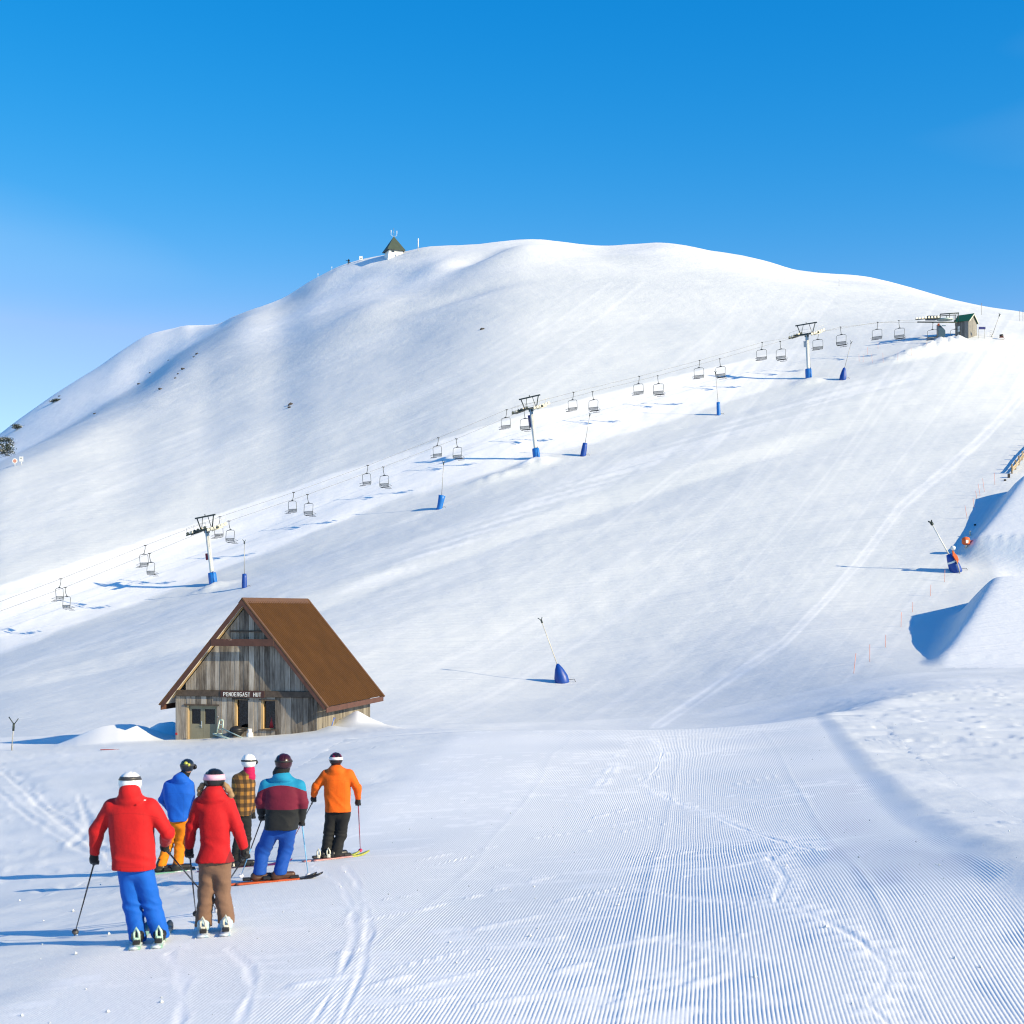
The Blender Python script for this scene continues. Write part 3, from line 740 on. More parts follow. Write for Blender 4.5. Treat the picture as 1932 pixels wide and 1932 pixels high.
# inner shell
mb = MB()
prof = [(-HW + 0.09, ZB), (HW - 0.09, ZB), (HW - 0.09, roof_z(HW) - 0.3), (0, RIDGE - 0.45), (-HW + 0.09, roof_z(HW) - 0.3)]
T_ = 0.1
def wall_rect_holes(mb, x0, x1, z0, z1, y, holes):
    """solid wall sheet (thickness T_) made of blocks around the openings"""
    xs = sorted({x0, x1, *[h[0] for h in holes], *[h[1] for h in holes]})
    for a, b in zip(xs[:-1], xs[1:]):
        segs = [(z0, z1)]
        for h in holes:
            if h[0] < (a + b) / 2 < h[1]:
                segs = [q for (s, e) in segs for q in ((s, min(e, h[2])), (max(s, h[3]), e)) if q[1] - q[0] > 1e-3]
        for s, e in segs: mb.box(((a + b) / 2, y + T_ / 2, (s + e) / 2), (b - a, T_, e - s))
DOOR = (-3.27, -1.57, ZB, 1.91); W1 = (-0.60, 0.14, 0.77, 2.24); W2 = (0.86, 1.62, 0.75, 2.22)
HOLES = [DOOR, W1, W2]
wall_rect_holes(mb, -HW + 0.05, HW - 0.05, ZB, 2.6, 0.06, HOLES)
mb.prism([(-HW + 0.3, 0.06, 2.6), (HW - 0.3, 0.06, 2.6), (0, 0.06, RIDGE - 0.5)], (0, 0.06, 0), (0, 0.16, 0))
mb.box((-HW + 0.08, HL / 2, (ZB + 2.5) / 2), (0.1, HL - 0.24, 2.5 - ZB)); mb.box((HW - 0.08, HL / 2, (ZB + 2.5) / 2), (0.1, HL - 0.24, 2.5 - ZB))
mb.prism([(-HW + 0.05, HL - 0.1, ZB), (HW - 0.05, HL - 0.1, ZB), (HW - 0.05, HL - 0.1, 2.4), (0, HL - 0.1, RIDGE - 0.35), (-HW + 0.05, HL - 0.1, 2.4)], (0, 0, 0), (0, 0.1, 0))
mb.box((0, HL / 2, -0.9), (2 * HW - 0.3, HL - 0.3, 0.1))
shell = mb.build('wall', M_DARKROOM, hut)
# cladding boards, front
def clip_segs(a, b, z0, z1):
    segs = [(z0, z1)]
    for h in HOLES:
        if h[0] - 0.02 < (a + b) / 2 < h[1] + 0.02:
            segs = [q for (s, e) in segs for q in ((s, min(e, h[2])), (max(s, h[3]), e)) if q[1] - q[0] > 0.04]
    return segs
rb = random.Random(3)
x = -HW
while x < HW - 0.02:
    w = rb.uniform(0.235, 0.315)
    for h in HOLES:                                # boards end at the openings
        for ed in (h[0], h[1]):
            if x + 0.06 < ed < x + w - 0.0: w = ed - x
    w = min(w, HW - x)
    if HW - x - w < 0.08: w = HW - x
    a, b = x + 0.006, x + w - 0.006
    for (s, e) in clip_segs(a, b, ZB, 2.39):
        d = rb.uniform(0.0, 0.016)
        m_ = MB(); m_.box(((a + b) / 2, 0.03 - d / 2, (s + e) / 2), (b - a, 0.05 + d, e - s), bev=0.006); m_.build('board', M_BOARD, hut)
    x += w
x = -HW + 0.25
while x < HW - 0.3:
    w = rb.uniform(0.235, 0.31); a, b = x + 0.006, min(x + w, HW - 0.2) - 0.006
    za, zb = roof_z(a) - 0.42, roof_z(b) - 0.42
    if a < 0 < b: poly = [(a, 2.71), (b, 2.71), (b, zb), (0, RIDGE - 0.42), (a, za)]
    else: poly = [(a, 2.71), (b, 2.71), (b, zb), (a, za)]
    if min(za, zb) > 2.78:
        d = rb.uniform(-0.012, 0.012)
        m_ = MB(); m_.prism([Vector((p, d - 0.015, q)) for p, q in poly], (0, 0, 0), (0, 0.07 - d, 0)); m_.build('board', M_BOARD, hut)
    x += w
# cladding, right wall and left wall
for side in (1, -1):
    y = 0.0
    while y < HL - 0.03:
        w = rb.uniform(0.20, 0.26); w = min(w, HL - y); d = rb.uniform(0, 0.014)
        if HL - y - w < 0.07: w = HL - y
        m_ = MB(); m_.box((side * (HW + 0.012 + d / 2), y + w / 2, (ZB + 2.25) / 2), (0.05 + d, w - 0.012, 2.25 - ZB), bev=0.005)
        m_.build('board', M_BOARD_R if side > 0 else M_BOARD, hut)
        y += w
# beam across the front, short drip rail higher up, corner rails
MB().box((0.0, -0.05, 2.55), (2 * HW - 0.1, 0.09, 0.30), bev=0.008).build('cross_beam', M_DARKWOOD, hut)
MB().box((0.05, -0.045, 5.75), (1.75, 0.05, 0.09), bev=0.005).build('gable_rail', M_DARKWOOD, hut)
# roof
FO, BO = -0.44, HL + 0.5
def roof_pt(x, y, up): 
    nx, nz = (SLOPE if x >= 0 else -SLOPE), 1.0; k = math.hypot(nx, nz)
    return Vector((x + nx / k * up, y, roof_z(x) + nz / k * up))
for side in (1, -1):
    P, Q = [], []
    ys = []; y = FO + 0.06; per = 0.245
    while y < BO - 0.06:
        for f, h in ((0, 0), (0.40, 0), (0.5, 0.035), (0.82, 0.035), (0.92, 0)):
            if y + f * per < BO - 0.06: ys.append((y + f * per, h))
        y += per
    ys.append((BO - 0.06, 0))
    for y, h in ys:
        for xx in (0.02, EX): P.append(roof_pt(side * xx, y, h))
    nq = len(ys)
    Q = [(2 * i, 2 * i + 1, 2 * i + 3, 2 * i + 2)[::side] for i in range(nq - 1)]
    m_ = MB(); m_.add(P, Q); ob = m_.build('roof_panel', M_ROOF, hut)
    md = ob.modifiers.new('sheet', 'SOLIDIFY'); md.thickness = 0.012; md.offset = -1
    # white lining below
    m_ = MB()
    m_.prism([roof_pt(side * 0.05, FO + 0.05, -0.13), roof_pt(side * (EX - 0.06), FO + 0.05, -0.13), roof_pt(side * (EX - 0.06), FO + 0.05, -0.05), roof_pt(side * 0.05, FO + 0.05, -0.05)], (0, 0, 0), (0, BO - FO - 0.1, 0))
    m_.build('soffit_lining', M_SOFFIT, hut)
    # barge boards and flashing, front and back
    for y0, nm in ((FO, 1), (BO - 0.05, 1)):
        m_ = MB(); m_.prism([roof_pt(side * 0.0, y0, -0.02), roof_pt(side * (EX + 0.02), y0, -0.02), roof_pt(side * (EX + 0.02), y0, -0.22), Vector((0, y0, RIDGE - 0.34))], (0, 0, 0), (0, 0.05, 0))
        m_.build('barge_board', M_BARGE, hut)
        m_ = MB(); yy = y0 - 0.012 if y0 < 0 else y0 - 0.12
        m_.prism([roof_pt(side * 0.0, yy, 0.055), roof_pt(side * (EX + 0.05), yy, 0.055), roof_pt(side * (EX + 0.05), yy, -0.025 + 0.01), Vector((0, yy, RIDGE - 0.01))], (0, 0, 0), (0, 0.185, 0))
        m_.build('edge_flashing', M_ROOF_TRIM, hut)
    m_ = MB(); zz = roof_z(EX)
    m_.box((side * (EX - 0.02), (FO + BO) / 2, zz - 0.17), (0.05, BO - FO - 0.12, 0.27)); m_.build('fascia', M_BARGE, hut)
    # rafters under the front overhang
    m_ = MB(); m_.prism([roof_pt(side * 0.2, 0, -0.14), roof_pt(side * (EX - 0.35), 0, -0.14), roof_pt(side * (EX - 0.35), 0, -0.21), roof_pt(side * 0.2, 0, -0.21)], (0, -0.03, 0), (0, 0.03, 0))
    m_.build('rafter', M_JAMB, hut)
m_ = MB(); k = 0.22
m_.prism([Vector((-k, FO, roof_z(k) + 0.045)), Vector((0, FO, RIDGE + 0.07)), Vector((k, FO, roof_z(k) + 0.045)), Vector((0, FO, RIDGE + 0.05))], (0, 0, 0), (0, BO - FO, 0)); m_.build('ridge_cap', M_ROOF_TRIM, hut)
MB().box((0.0, FO + 0.02, 5.18), (2 * (RIDGE - 5.18) / SLOPE - 0.30, 0.07, 0.36), bev=0.006).build('tie_beam', M_BARGE, hut)
# door pair
dr_w = (DOOR[1] - DOOR[0] - 0.16) / 2
mb = MB(); mb.box((DOOR[0] + 0.05, 0.11, (ZB + 1.91) / 2), (0.10, 0.16, 1.91 - ZB)); mb.build('door_jamb', M_JAMB, hut)
mb = MB(); mb.box((DOOR[1] - 0.02, 0.11, (ZB + 1.91) / 2), (0.04, 0.16, 1.91 - ZB)); mb.build('door_jamb', M_JAMB, hut)
mb = MB(); mb.box(((DOOR[0] + DOOR[1]) / 2 - 0.0, 0.03, 1.94), (DOOR[1] - DOOR[0] + 0.25, 0.16, 0.07)); mb.build('door_head', M_DARKWOOD, hut)
for i in (0, 1):
    x0 = DOOR[0] + 0.10 + i * dr_w; xc = x0 + dr_w / 2
    mb = MB(); y_ = 0.135; pz0, pz1 = 0.95, 1.72; st = 0.14 if i == 0 else 0.11
    mb.box((xc, y_, (ZB + pz0) / 2), (dr_w - 0.012, 0.05, pz0 - ZB)); mb.box((xc, y_, (pz1 + 1.89) / 2), (dr_w - 0.012, 0.05, 1.89 - pz1))
    mb.box((x0 + st / 2, y_, (pz0 + pz1) / 2), (st - 0.012, 0.05, pz1 - pz0)); mb.box((x0 + dr_w - st / 2, y_, (pz0 + pz1) / 2), (st - 0.012, 0.05, pz1 - pz0))
    leaf = mb.build('door', M_DOOR, hut)
    MB().box((xc, 0.15, (pz0 + pz1) / 2), (dr_w - 2 * st + 0.02, 0.012, pz1 - pz0 + 0.02)).build('pane', M_GLASS, leaf)
    mb = MB(); hx = x0 + dr_w - 0.07 if i == 0 else x0 + 0.07
    if i == 0:
        mb.box((hx, 0.095, 0.93), (0.05, 0.03, 0.34)); mb.tube([(hx, 0.07, 0.88), (hx - 0.12, 0.05, 0.87)], 0.012, 6); mb.build('door_handle', M_STEEL, leaf)
# windows
for h in (W1, W2):
    xc, zc = (h[0] + h[1]) / 2, (h[2] + h[3]) / 2
    fr = MB()
    fr.box((h[0] + 0.05, 0.13, zc), (0.10, 0.2, h[3] - h[2])); fr.box((h[1] - 0.012, 0.15, zc), (0.024, 0.16, h[3] - h[2])); fr.box((xc, 0.15, h[3] - 0.012), (h[1] - h[0] - 0.13, 0.16, 0.024)); fr.box((xc, 0.15, h[2] + 0.02), (h[1] - h[0] - 0.13, 0.16, 0.04))
    wo = fr.build('window', M_JAMB, hut)
    MB().box((xc + 0.035, 0.20, zc), (h[1] - h[0] - 0.12, 0.012, h[3] - h[2] - 0.06)).build('pane', M_GLASS, wo)
    MB().box((xc - 0.02, -0.01, h[3] + 0.03), (h[1] - h[0] + 0.16, 0.10, 0.055)).build('drip_rail', M_DARKWOOD, wo)
    MB().box((xc, -0.02, h[2] - 0.025), (h[1] - h[0] + 0.14, 0.14, 0.05)).build('sill', M_DARKWOOD, wo)
# name sign with white letters
sg = MB().box((-0.12, -0.115, 2.53), (2.4, 0.035, 0.34), bev=0.006).build('name_sign', M_SIGN, hut)
sg['label'] = 'dark name board reading PENDERGAST HUT in white letters'
STROKES = {'P': [(0, 0, 0, 1), (0, 1, .8, 1), (.8, 1, .8, .5), (.8, .5, 0, .5)], 'E': [(0, 0, 0, 1), (0, 1, .8, 1), (0, .52, .65, .52), (0, 0, .8, 0)],
           'N': [(0, 0, 0, 1), (0, 1, .8, 0), (.8, 0, .8, 1)], 'D': [(0, 0, 0, 1), (0, 1, .6, 1), (.6, 1, .82, .75), (.82, .75, .82, .25), (.82, .25, .6, 0), (.6, 0, 0, 0)],
           'R': [(0, 0, 0, 1), (0, 1, .8, 1), (.8, 1, .8, .52), (.8, .52, 0, .52), (.35, .52, .8, 0)], 'G': [(.8, 1, 0, 1), (0, 1, 0, 0), (0, 0, .8, 0), (.8, 0, .8, .48), (.8, .48, .45, .48)],
           'A': [(0, 0, .4, 1), (.4, 1, .8, 0), (.14, .36, .66, .36)], 'S': [(.8, 1, 0, 1), (0, 1, 0, .52), (0, .52, .8, .52), (.8, .52, .8, 0), (.8, 0, 0, 0)],
           'T': [(0, 1, .84, 1), (.42, 1, .42, 0)], 'H': [(0, 0, 0, 1), (.8, 0, .8, 1), (0, .5, .8, .5)], 'U': [(0, 1, 0, 0), (0, 0, .8, 0), (.8, 0, .8, 1)]}
word = 'PENDERGAST HUT'; lh = 0.18; adv = 0.15; xx = -0.12 - len(word) * adv / 2 + 0.02
for chh in word:
    if chh != ' ':
        mb = MB()
        for (a, b_, c, d) in STROKES[chh]:
            p = Vector((xx + a * 0.112, -0.136, 2.43 + b_ * lh)); q = Vector((xx + c * 0.112, -0.136, 2.43 + d * lh))
            dv = (q - p); L = dv.length; ang = math.atan2(dv.z, dv.x)
            mb.box((p + q) / 2, (L + 0.026, 0.012, 0.027), rot=Matrix.Rotation(-ang, 3, 'Y'))
        mb.build('letter', M_WHITE, sg)
    xx += adv
# small things on the hut: wall lamp knob and red reflector
MB().box((-HW + 0.02, -0.03, 0.42), (0.12, 0.03, 0.12), bev=0.01).build('red_reflector', M_RED, hut)
MB().box((-1.5, -0.02, 1.35), (0.06, 0.03, 0.06), bev=0.008).build('switch_plate', M_STEEL, hut)
# red jacket hanging inside the window
def hut_w(x, y, z): return HUT_O + Matrix.Rotation(HUT_RZ, 3, 'Z') @ Vector((x, y, z))

# ---- things leaning at the hut front
M_GREENSTEEL = simple('pale_green_steel', (0.42, 0.52, 0.48), 0.5, 0.2, var=0.12)
bench = empty('tipped_lift_chair', hut_w(-0.75, -0.75, 0.22), HUT_RZ)
tag(bench, 'pale green steel lift chair tipped over against the hut front', 'lift chair')
def frame_bars(mb, A, B, C, D, n, r):
    A, B, C, D = map(Vector, (A, B, C, D))
    for p, q in ((A, B), (B, C), (C, D), (D, A)): mb.tube([p, q], r, 6)
    for i in range(1, n): mb.tube([A.lerp(B, i / n), D.lerp(C, i / n)], r * 0.7, 6)
s0, s1 = Vector((-0.55, 0.1, 0.30)), Vector((0.95, -0.15, -0.12))
mb = MB(); frame_bars(mb, s0, s1, s1 + Vector((0.08, -0.42, 0.06)), s0 + Vector((0.02, -0.42, 0.04)), 4, 0.045); mb.build('seat_frame', M_GREENSTEEL, bench)
mb = MB(); frame_bars(mb, s0, s0 + Vector((0.17, 0.02, 0.72)), s0 + Vector((0.36, 0.02, 0.70)), s0 + Vector((0.32, 0.0, 0.02)), 3, 0.042); mb.build('back_frame', M_GREENSTEEL, bench)
mb = MB(); mb.tube([s0 + Vector((0.3, 0, 0.3)), s1 + Vector((0, 0.02, 0.28)), s1 + Vector((0.1, 0, 0.0))], 0.035, 6); mb.build('arm_rail', M_GREENSTEEL, bench)
bbq = empty('barbecue', hut_w(-0.28, -0.45, 0.12), HUT_RZ); tag(bbq, 'black kettle barbecue standing behind the tipped green chair', 'barbecue')
MB().lathe([(0.02, 0.30), (0.25, 0.36), (0.36, 0.52), (0.37, 0.56)], 16).build('bowl', M_BLACK, bbq)
MB().lathe([(0.37, 0.565), (0.34, 0.68), (0.22, 0.78), (0.03, 0.82)], 16).build('lid', M_BLACK, bbq)
for k in range(3): MB().tube([(0.2 * math.cos(2.1 * k), 0.2 * math.sin(2.1 * k), 0.36), (0.33 * math.cos(2.1 * k), 0.33 * math.sin(2.1 * k), -0.2)], 0.014, 6).build('leg', M_BLACK, bbq)
gas = empty('gas_cylinder', hut_w(0.42, -0.42, 0.12), HUT_RZ); tag(gas, 'white gas cylinder on the snow under the hut window', 'gas cylinder')
MB().lathe([(0.12, 0.0), (0.16, 0.03), (0.17, 0.1), (0.17, 0.40), (0.15, 0.47), (0.07, 0.53)], 18).build('tank', M_WHITE, gas)
MB().lathe([(0.11, 0.52), (0.11, 0.68), (0.10, 0.68), (0.10, 0.52)], 14, cap=False).build('collar', M_WHITE, gas)
MB().tube([(0, 0, 0.5), (0, 0, 0.62)], 0.03, 8).build('valve', M_STEEL, gas)
sh = empty('snow_shovel', hut_w(HW + 0.45, 0.55, 0.35), HUT_RZ); tag(sh, 'blue handled shovel stuck in snow by the right hut wall', 'shovel')
M_BLUEP = simple('blue_plastic', (0.04, 0.12, 0.5), 0.4)
MB().tube([(0, 0, 0.1), (0.28, 0.05, 1.0)], 0.025, 6).build('handle', M_BLUEP, sh)
MB().box((-0.03, 0, -0.05), (0.3, 0.03, 0.35), rot=Matrix.Rotation(-0.3, 3, 'Y'), bev=0.01).build('blade', M_BLUEP, sh)
MB().tube([(0.22, 0.05, 1.0), (0.35, 0.05, 0.98)], 0.02, 6).build('grip', M_BLUEP, sh)

coat = empty('red_coat', hut_w(1.34, 0.40, 0.75), HUT_RZ); tag(coat, 'red coat hanging inside the right hut window', 'coat')
mb = MB(); mb.lathe([(0.24, 0.0), (0.22, 0.35), (0.2, 0.62), (0.08, 0.78)], 12); mb.build('body', M_RED, coat)
for s_ in (-1, 1): MB().tube([(s_ * 0.17, 0, 0.66), (s_ * 0.26, 0, 0.35), (s_ * 0.24, 0.02, 0.08)], 0.07, 8).build('sleeve', M_RED, coat)
# ------------------------------------------------------------------ chairlift
M_MAST = simple('white_galvanised_mast', (0.66, 0.66, 0.63), 0.45, 0.1, var=0.08, scale=1.5)
M_DARKSTEEL = simple('dark_green_steel', (0.035, 0.05, 0.048), 0.5, 0.3, var=0.25, scale=3)
M_SHEAVE = simple('cream_sheaves', (0.62, 0.58, 0.48), 0.5, 0.1, var=0.2, scale=4)
M_PAD = simple('blue_vinyl_pad', (0.006, 0.14, 0.50), 0.45, var=0.12, scale=1.5, bumps=0.25, bscale=5, wear=((0.8, 0.83, 0.88), 2.2, 0.70))
M_PAD_D = simple('dark_blue_vinyl_pad', (0.004, 0.05, 0.30), 0.45, var=0.15, scale=1.5, bumps=0.25, bscale=5, wear=((0.75, 0.8, 0.88), 2.4, 0.74))
M_ROPE = simple('steel_rope', (0.16, 0.165, 0.17), 0.5, 0.6)
M_CHAIRFR = simple('grey_green_chair_frame', (0.075, 0.085, 0.085), 0.5, 0.3, var=0.15)
M_SEAT = simple('dark_seat_slats', (0.028, 0.032, 0.038), 0.6, var=0.3)
M_ORANGE = simple('orange_fabric', (0.75, 0.13, 0.03), 0.7, var=0.15)
M_BAMBOO = simple('orange_marker_pole', (0.80, 0.33, 0.24), 0.6, var=0.15)
M_GREYPOLE = simple('grey_lance_tube', (0.34, 0.33, 0.31), 0.45, 0.4, var=0.15)
M_TANPOLE = simple('pale_lance_tube', (0.58, 0.54, 0.46), 0.5, 0.1, var=0.12)
M_REDSIGN = simple('maroon_sign_plate', (0.20, 0.01, 0.03), 0.5)

def dline(px): return float(np.interp(px, XG, DL))
AX = Vector((0.8, -0.6, 0)).normalized(); GA = 2.6
ROPEDIR = Vector((0.90, 0.30, 0.36)).normalized()
def rotm_from(xa, za):
    za = za.normalized(); xa = (xa - za * xa.dot(za)).normalized(); ya = za.cross(xa)
    return Matrix((xa, ya, za)).transposed()

def tower(base_px, top_px, label, n_sheaves, sign):
    d = dline(base_px[0]); B = at(base_px[0], base_px[1], d); T = at(top_px[0], top_px[1], d)
    h = (T - B).length
    R = rotm_from(AX, T - B)
    root = empty('lift_tower', B, rot=R.to_euler()); tag(root, label, 'lift tower', 'towers of the chairlift')
    Ri = R.inverted(); rd = (Ri @ ROPEDIR).normalized()
    MB().lathe([(0.38, -1.2), (0.36, 2), (0.32, h - 2.4)], 20).build('mast', M_MAST, root)
    mb = MB(); mb.lathe([(0.68, -0.6), (0.70, 0.4), (0.69, 1.9), (0.64, 2.25), (0.40, 2.3)], 22); mb.tube([(0.62, -0.28, -0.3), (0.58, -0.26, 2.45)], 0.24, 10, r_end=0.12); mb.build('base_pad', M_PAD, root)
    hc = h - 2.2
    mb = MB(); mb.box((0, 0, hc), (2 * GA + 0.5, 0.36, 0.34), bev=0.03); mb.box((0, 0, hc - 0.35), (0.8, 0.6, 0.5), bev=0.05); mb.build('crossarm', M_DARKSTEEL, root)
    mb = MB(); zt = h - 0.05
    mb.box((0, 0, zt), (5.0, 0.2, 0.24)); mb.tube([(0, 0, zt), (0, 0, zt + 0.4)], 0.08, 6)
    for sx in (-1, 1):
        mb.tube([(sx * 2.1, 0, zt), (sx * 1.35, 0, hc)], 0.10, 6); mb.tube([(sx * 0.65, 0, zt), (sx * 1.25, 0, hc)], 0.055, 6)
    mb.build('lifting_frame', M_DARKSTEEL, root)
    mb = MB()
    for z in (hc + 0.55, hc + 1.1): mb.tube([(-1.6, 0.5, z), (1.2, 0.5, z)], 0.022, 5)
    for x in (-1.6, -0.6, 0.4, 1.2): mb.tube([(x, 0.5, hc), (x, 0.5, hc + 1.1)], 0.022, 5)
    mb.box((-0.2, 0.5, hc + 0.12), (2.9, 0.5, 0.04)); mb.build('work_platform', M_MAST, root)
    for sx in (-1, 1):
        c = Vector((sx * GA, 0, hc + 0.12))
        mt = M_SHEAVE if sx > 0 else M_DARKSTEEL
        L = 0.30 * n_sheaves
        mb = MB(); mb.tube([c - rd * L + Vector((0, 0, -0.22)), c + rd * L + Vector((0, 0, -0.22))], 0.11, 6)
        mb.tube([c - rd * L * 0.55 + Vector((0, 0, -0.42)), c + rd * L * 0.55 + Vector((0, 0, -0.42))], 0.08, 6)
        # cat-walk rail over the sheaves
        for k in (-0.9, -0.2, 0.5, 0.9): mb.tube([c + rd * L * k, c + rd * L * k + Vector((0, 0, 0.95))], 0.018, 4)
        mb.tube([c - rd * L * 0.9 + Vector((0, 0, 0.95)), c + rd * L * 0.9 + Vector((0, 0, 0.95))], 0.018, 4)
        bm_ = mb.build('sheave_beam', mt, root)
        wa = rd.cross(Vector((0, 0, 1))).normalized(); Rw = rotm_from(rd, wa)
        for k in range(n_sheaves):
            cc = c + rd * (L * (2 * (k + 0.5) / n_sheaves - 1))
            MB().lathe([(0.08, -0.09), (0.25, -0.09), (0.27, -0.06), (0.24, 0.0), (0.27, 0.06), (0.25, 0.09), (0.08, 0.09)], 14, cc, Rw, smooth=False).build('sheave', M_SHEAVE if sx > 0 or k % 3 == 1 else M_DARKSTEEL, bm_)
    mb = MB(); lx, ly = 0.62, -0.2
    for s in (-0.16, 0.16): mb.tube([(lx + s * 0.6, ly - s * 0.8, 2.2), (lx + s * 0.6 - 0.1, ly - s * 0.8, hc)], 0.022, 5)
    nr = int((hc - 2.4) / 0.36)
    for k in range(nr): mb.tube([(lx - 0.1 - 0.1 * k / nr + 0.004, ly + 0.13, 2.4 + k * 0.36), (lx + 0.1 - 0.1 * k / nr, ly - 0.13, 2.4 + k * 0.36)], 0.016, 4)
    mb.build('ladder', M_MAST, root)
    zs, hs, ms = sign
    MB().box((-0.40, -0.30, zs), (0.5, 0.06, hs), rot=0.5, bev=0.01).build('sign_plate', ms, root)
    return root
M_NAVY = simple('navy_sign_plate', (0.02, 0.025, 0.16), 0.5)
tower((403, 1106), (387, 974), 'white lift tower with blue pad nearest the hut, maroon plate', 6, (5.0, 1.1, M_REDSIGN))
tower((1013, 868), (999, 749), 'white lift tower with blue pad in the middle of the line, navy plate', 6, (7.5, 2.4, M_NAVY))
tower((1526, 716), (1521, 611), 'white lift tower with blue pad farthest uphill beside the station', 6, (7.6, 1.3, simple('grey_plate', (0.4, 0.42, 0.45), 0.5)))

# haul rope: two strands through the grips
LEFTC = [(115, 1092), (274, 1029), (415, 975), (554, 929), (694, 878), (827, 826), (956, 773), (1082, 740), (1206, 710), (1320, 680), (1438, 646), (1544, 627), (1656, 608), (1760, 609)]
RIGHTC = [(123, 1108), (282, 1044), (432, 983), (580, 933), (723, 881), (861, 828), (989, 774), (1118, 739), (1241, 709), (1358, 677), (1472, 644), (1586, 617), (1696, 605), (1802, 607)]
DEPX = [-200, 403, 1013, 1526, 1830]
def rope_depth(px, side): return dline(px) + (1.56 if side < 0 else -1.56)
def rope(pts, side):
    P = [(px, py, rope_depth(px, side)) for px, py in pts]
    V = [at(-260, pts[0][1] + 375 * 0.375, rope_depth(0, side) - 6)] + [at(*p) for p in P]
    return V
for side, pts, lab in ((-1, LEFTC, 'far strand of the steel haul rope carrying the downhill chairs'), (1, RIGHTC, 'near strand of the steel haul rope carrying the uphill chairs')):
    V = rope(pts, side)
    tag(MB().tube(V, 0.021, 6).build('haul_rope', M_ROPE), lab, 'rope', 'haul rope strands of the chairlift')

def make_chair():
    """quad chair, grip at the origin, facing +y"""
    root = empty('lift_chair')
    h = -1.45                                    # hanger foot
    mb = MB(); mb.tube([(0, 0, 0), (0, 0.02, -0.55), (0.02, 0.12, -1.0), (0.02, 0.30, h)], 0.05, 6); mb.build('hanger', M_CHAIRFR, root)
    MB().box((0, 0, 0.0), (0.16, 0.5, 0.12), bev=0.02).build('grip', M_BLACK, root)
    mb = MB(); w = 1.02; y0 = 0.30
    mb.prism([Vector((-0.55, y0 - 0.04, h - 0.05)), Vector((0.55, y0 - 0.04, h - 0.05)), Vector((0.12, y0 - 0.04, h + 0.12)), Vector((-0.12, y0 - 0.04, h + 0.12))], (0, 0, 0), (0, 0.08, 0))
    mb.build('yoke', M_BLACK, root)
    mb = MB()
    mb.tube([(0, y0, h), (-w + 0.2, y0, h - 0.06), (-w, y0, h - 0.25), (-w, y0 - 0.1, h - 1.5), (-w + 0.06, y0 - 0.08, h - 1.9), (-w + 0.06, y0 + 0.55, h - 2.02)], 0.042, 6)
    mb.tube([(0, y0, h), (w - 0.2, y0, h - 0.06), (w, y0, h - 0.25), (w, y0 - 0.1, h - 1.5), (w - 0.06, y0 - 0.08, h - 1.9), (w - 0.06, y0 + 0.55, h - 2.02)], 0.042, 6)
    mb.tube([(-w, y0 - 0.1, h - 1.35), (w, y0 - 0.1, h - 1.35)], 0.028, 6)
    mb.build('bail', M_CHAIRFR, root)
    for k in range(4):
        MB().box((0, y0 + 0.02 + 0.14 * k, h - 1.93 - 0.02 * k), (2 * w - 0.12, 0.11, 0.04)).build('seat_slat', M_SEAT, root)
    for k in range(3):
        MB().box((0, y0 - 0.1, h - 1.45 - 0.15 * k), (2 * w - 0.1, 0.03, 0.09)).build('back_slat', M_CHAIRFR, root)
    mb = MB(); mb.tube([(-w, y0 - 0.05, h - 1.45), (-w, y0 + 0.75, h - 1.75), (w, y0 + 0.75, h - 1.75), (w, y0 - 0.05, h - 1.45)], 0.022, 5); mb.build('restraint_bar', M_CHAIRFR, root)
    mb = MB(); mb.box((0, y0 + 0.95, h - 2.16), (1.5, 0.16, 0.05)); mb.tube([(0, y0 + 0.75, h - 1.75), (0, y0 + 0.95, h - 2.15)], 0.02, 5); mb.build('foot_rest', M_SEAT, root)
    return root
ORD = ['first', 'second', 'third', 'fourth', 'fifth', 'sixth', 'seventh', 'eighth', 'ninth', 'tenth', 'eleventh', 'twelfth', 'thirteenth', 'fourteenth']
proto = make_chair(); firstc = True
FWD = Vector((0.6, 0.8, 0))
for i in range(14):
    for side, pts in ((-1, LEFTC), (1, RIGHTC)):
        px, py = pts[i]
        o = proto if firstc else copy_tree(proto); firstc = False
        o.location = at(px, py, rope_depth(px, side))
        yaw = math.atan2(-FWD.x, FWD.y) if side > 0 else math.atan2(FWD.x, -FWD.y)
        o.rotation_euler = (0, 0, yaw + random.uniform(-0.08, 0.08)); k_ = 1.0 + 0.14 * i / 13; o.scale = (k_, k_, k_)
        tag(o, 'empty %s chair of the lift, %s pair from the left' % ('uphill' if side > 0 else 'downhill', ORD[i]), 'lift chair', 'chairs hanging on the lift')

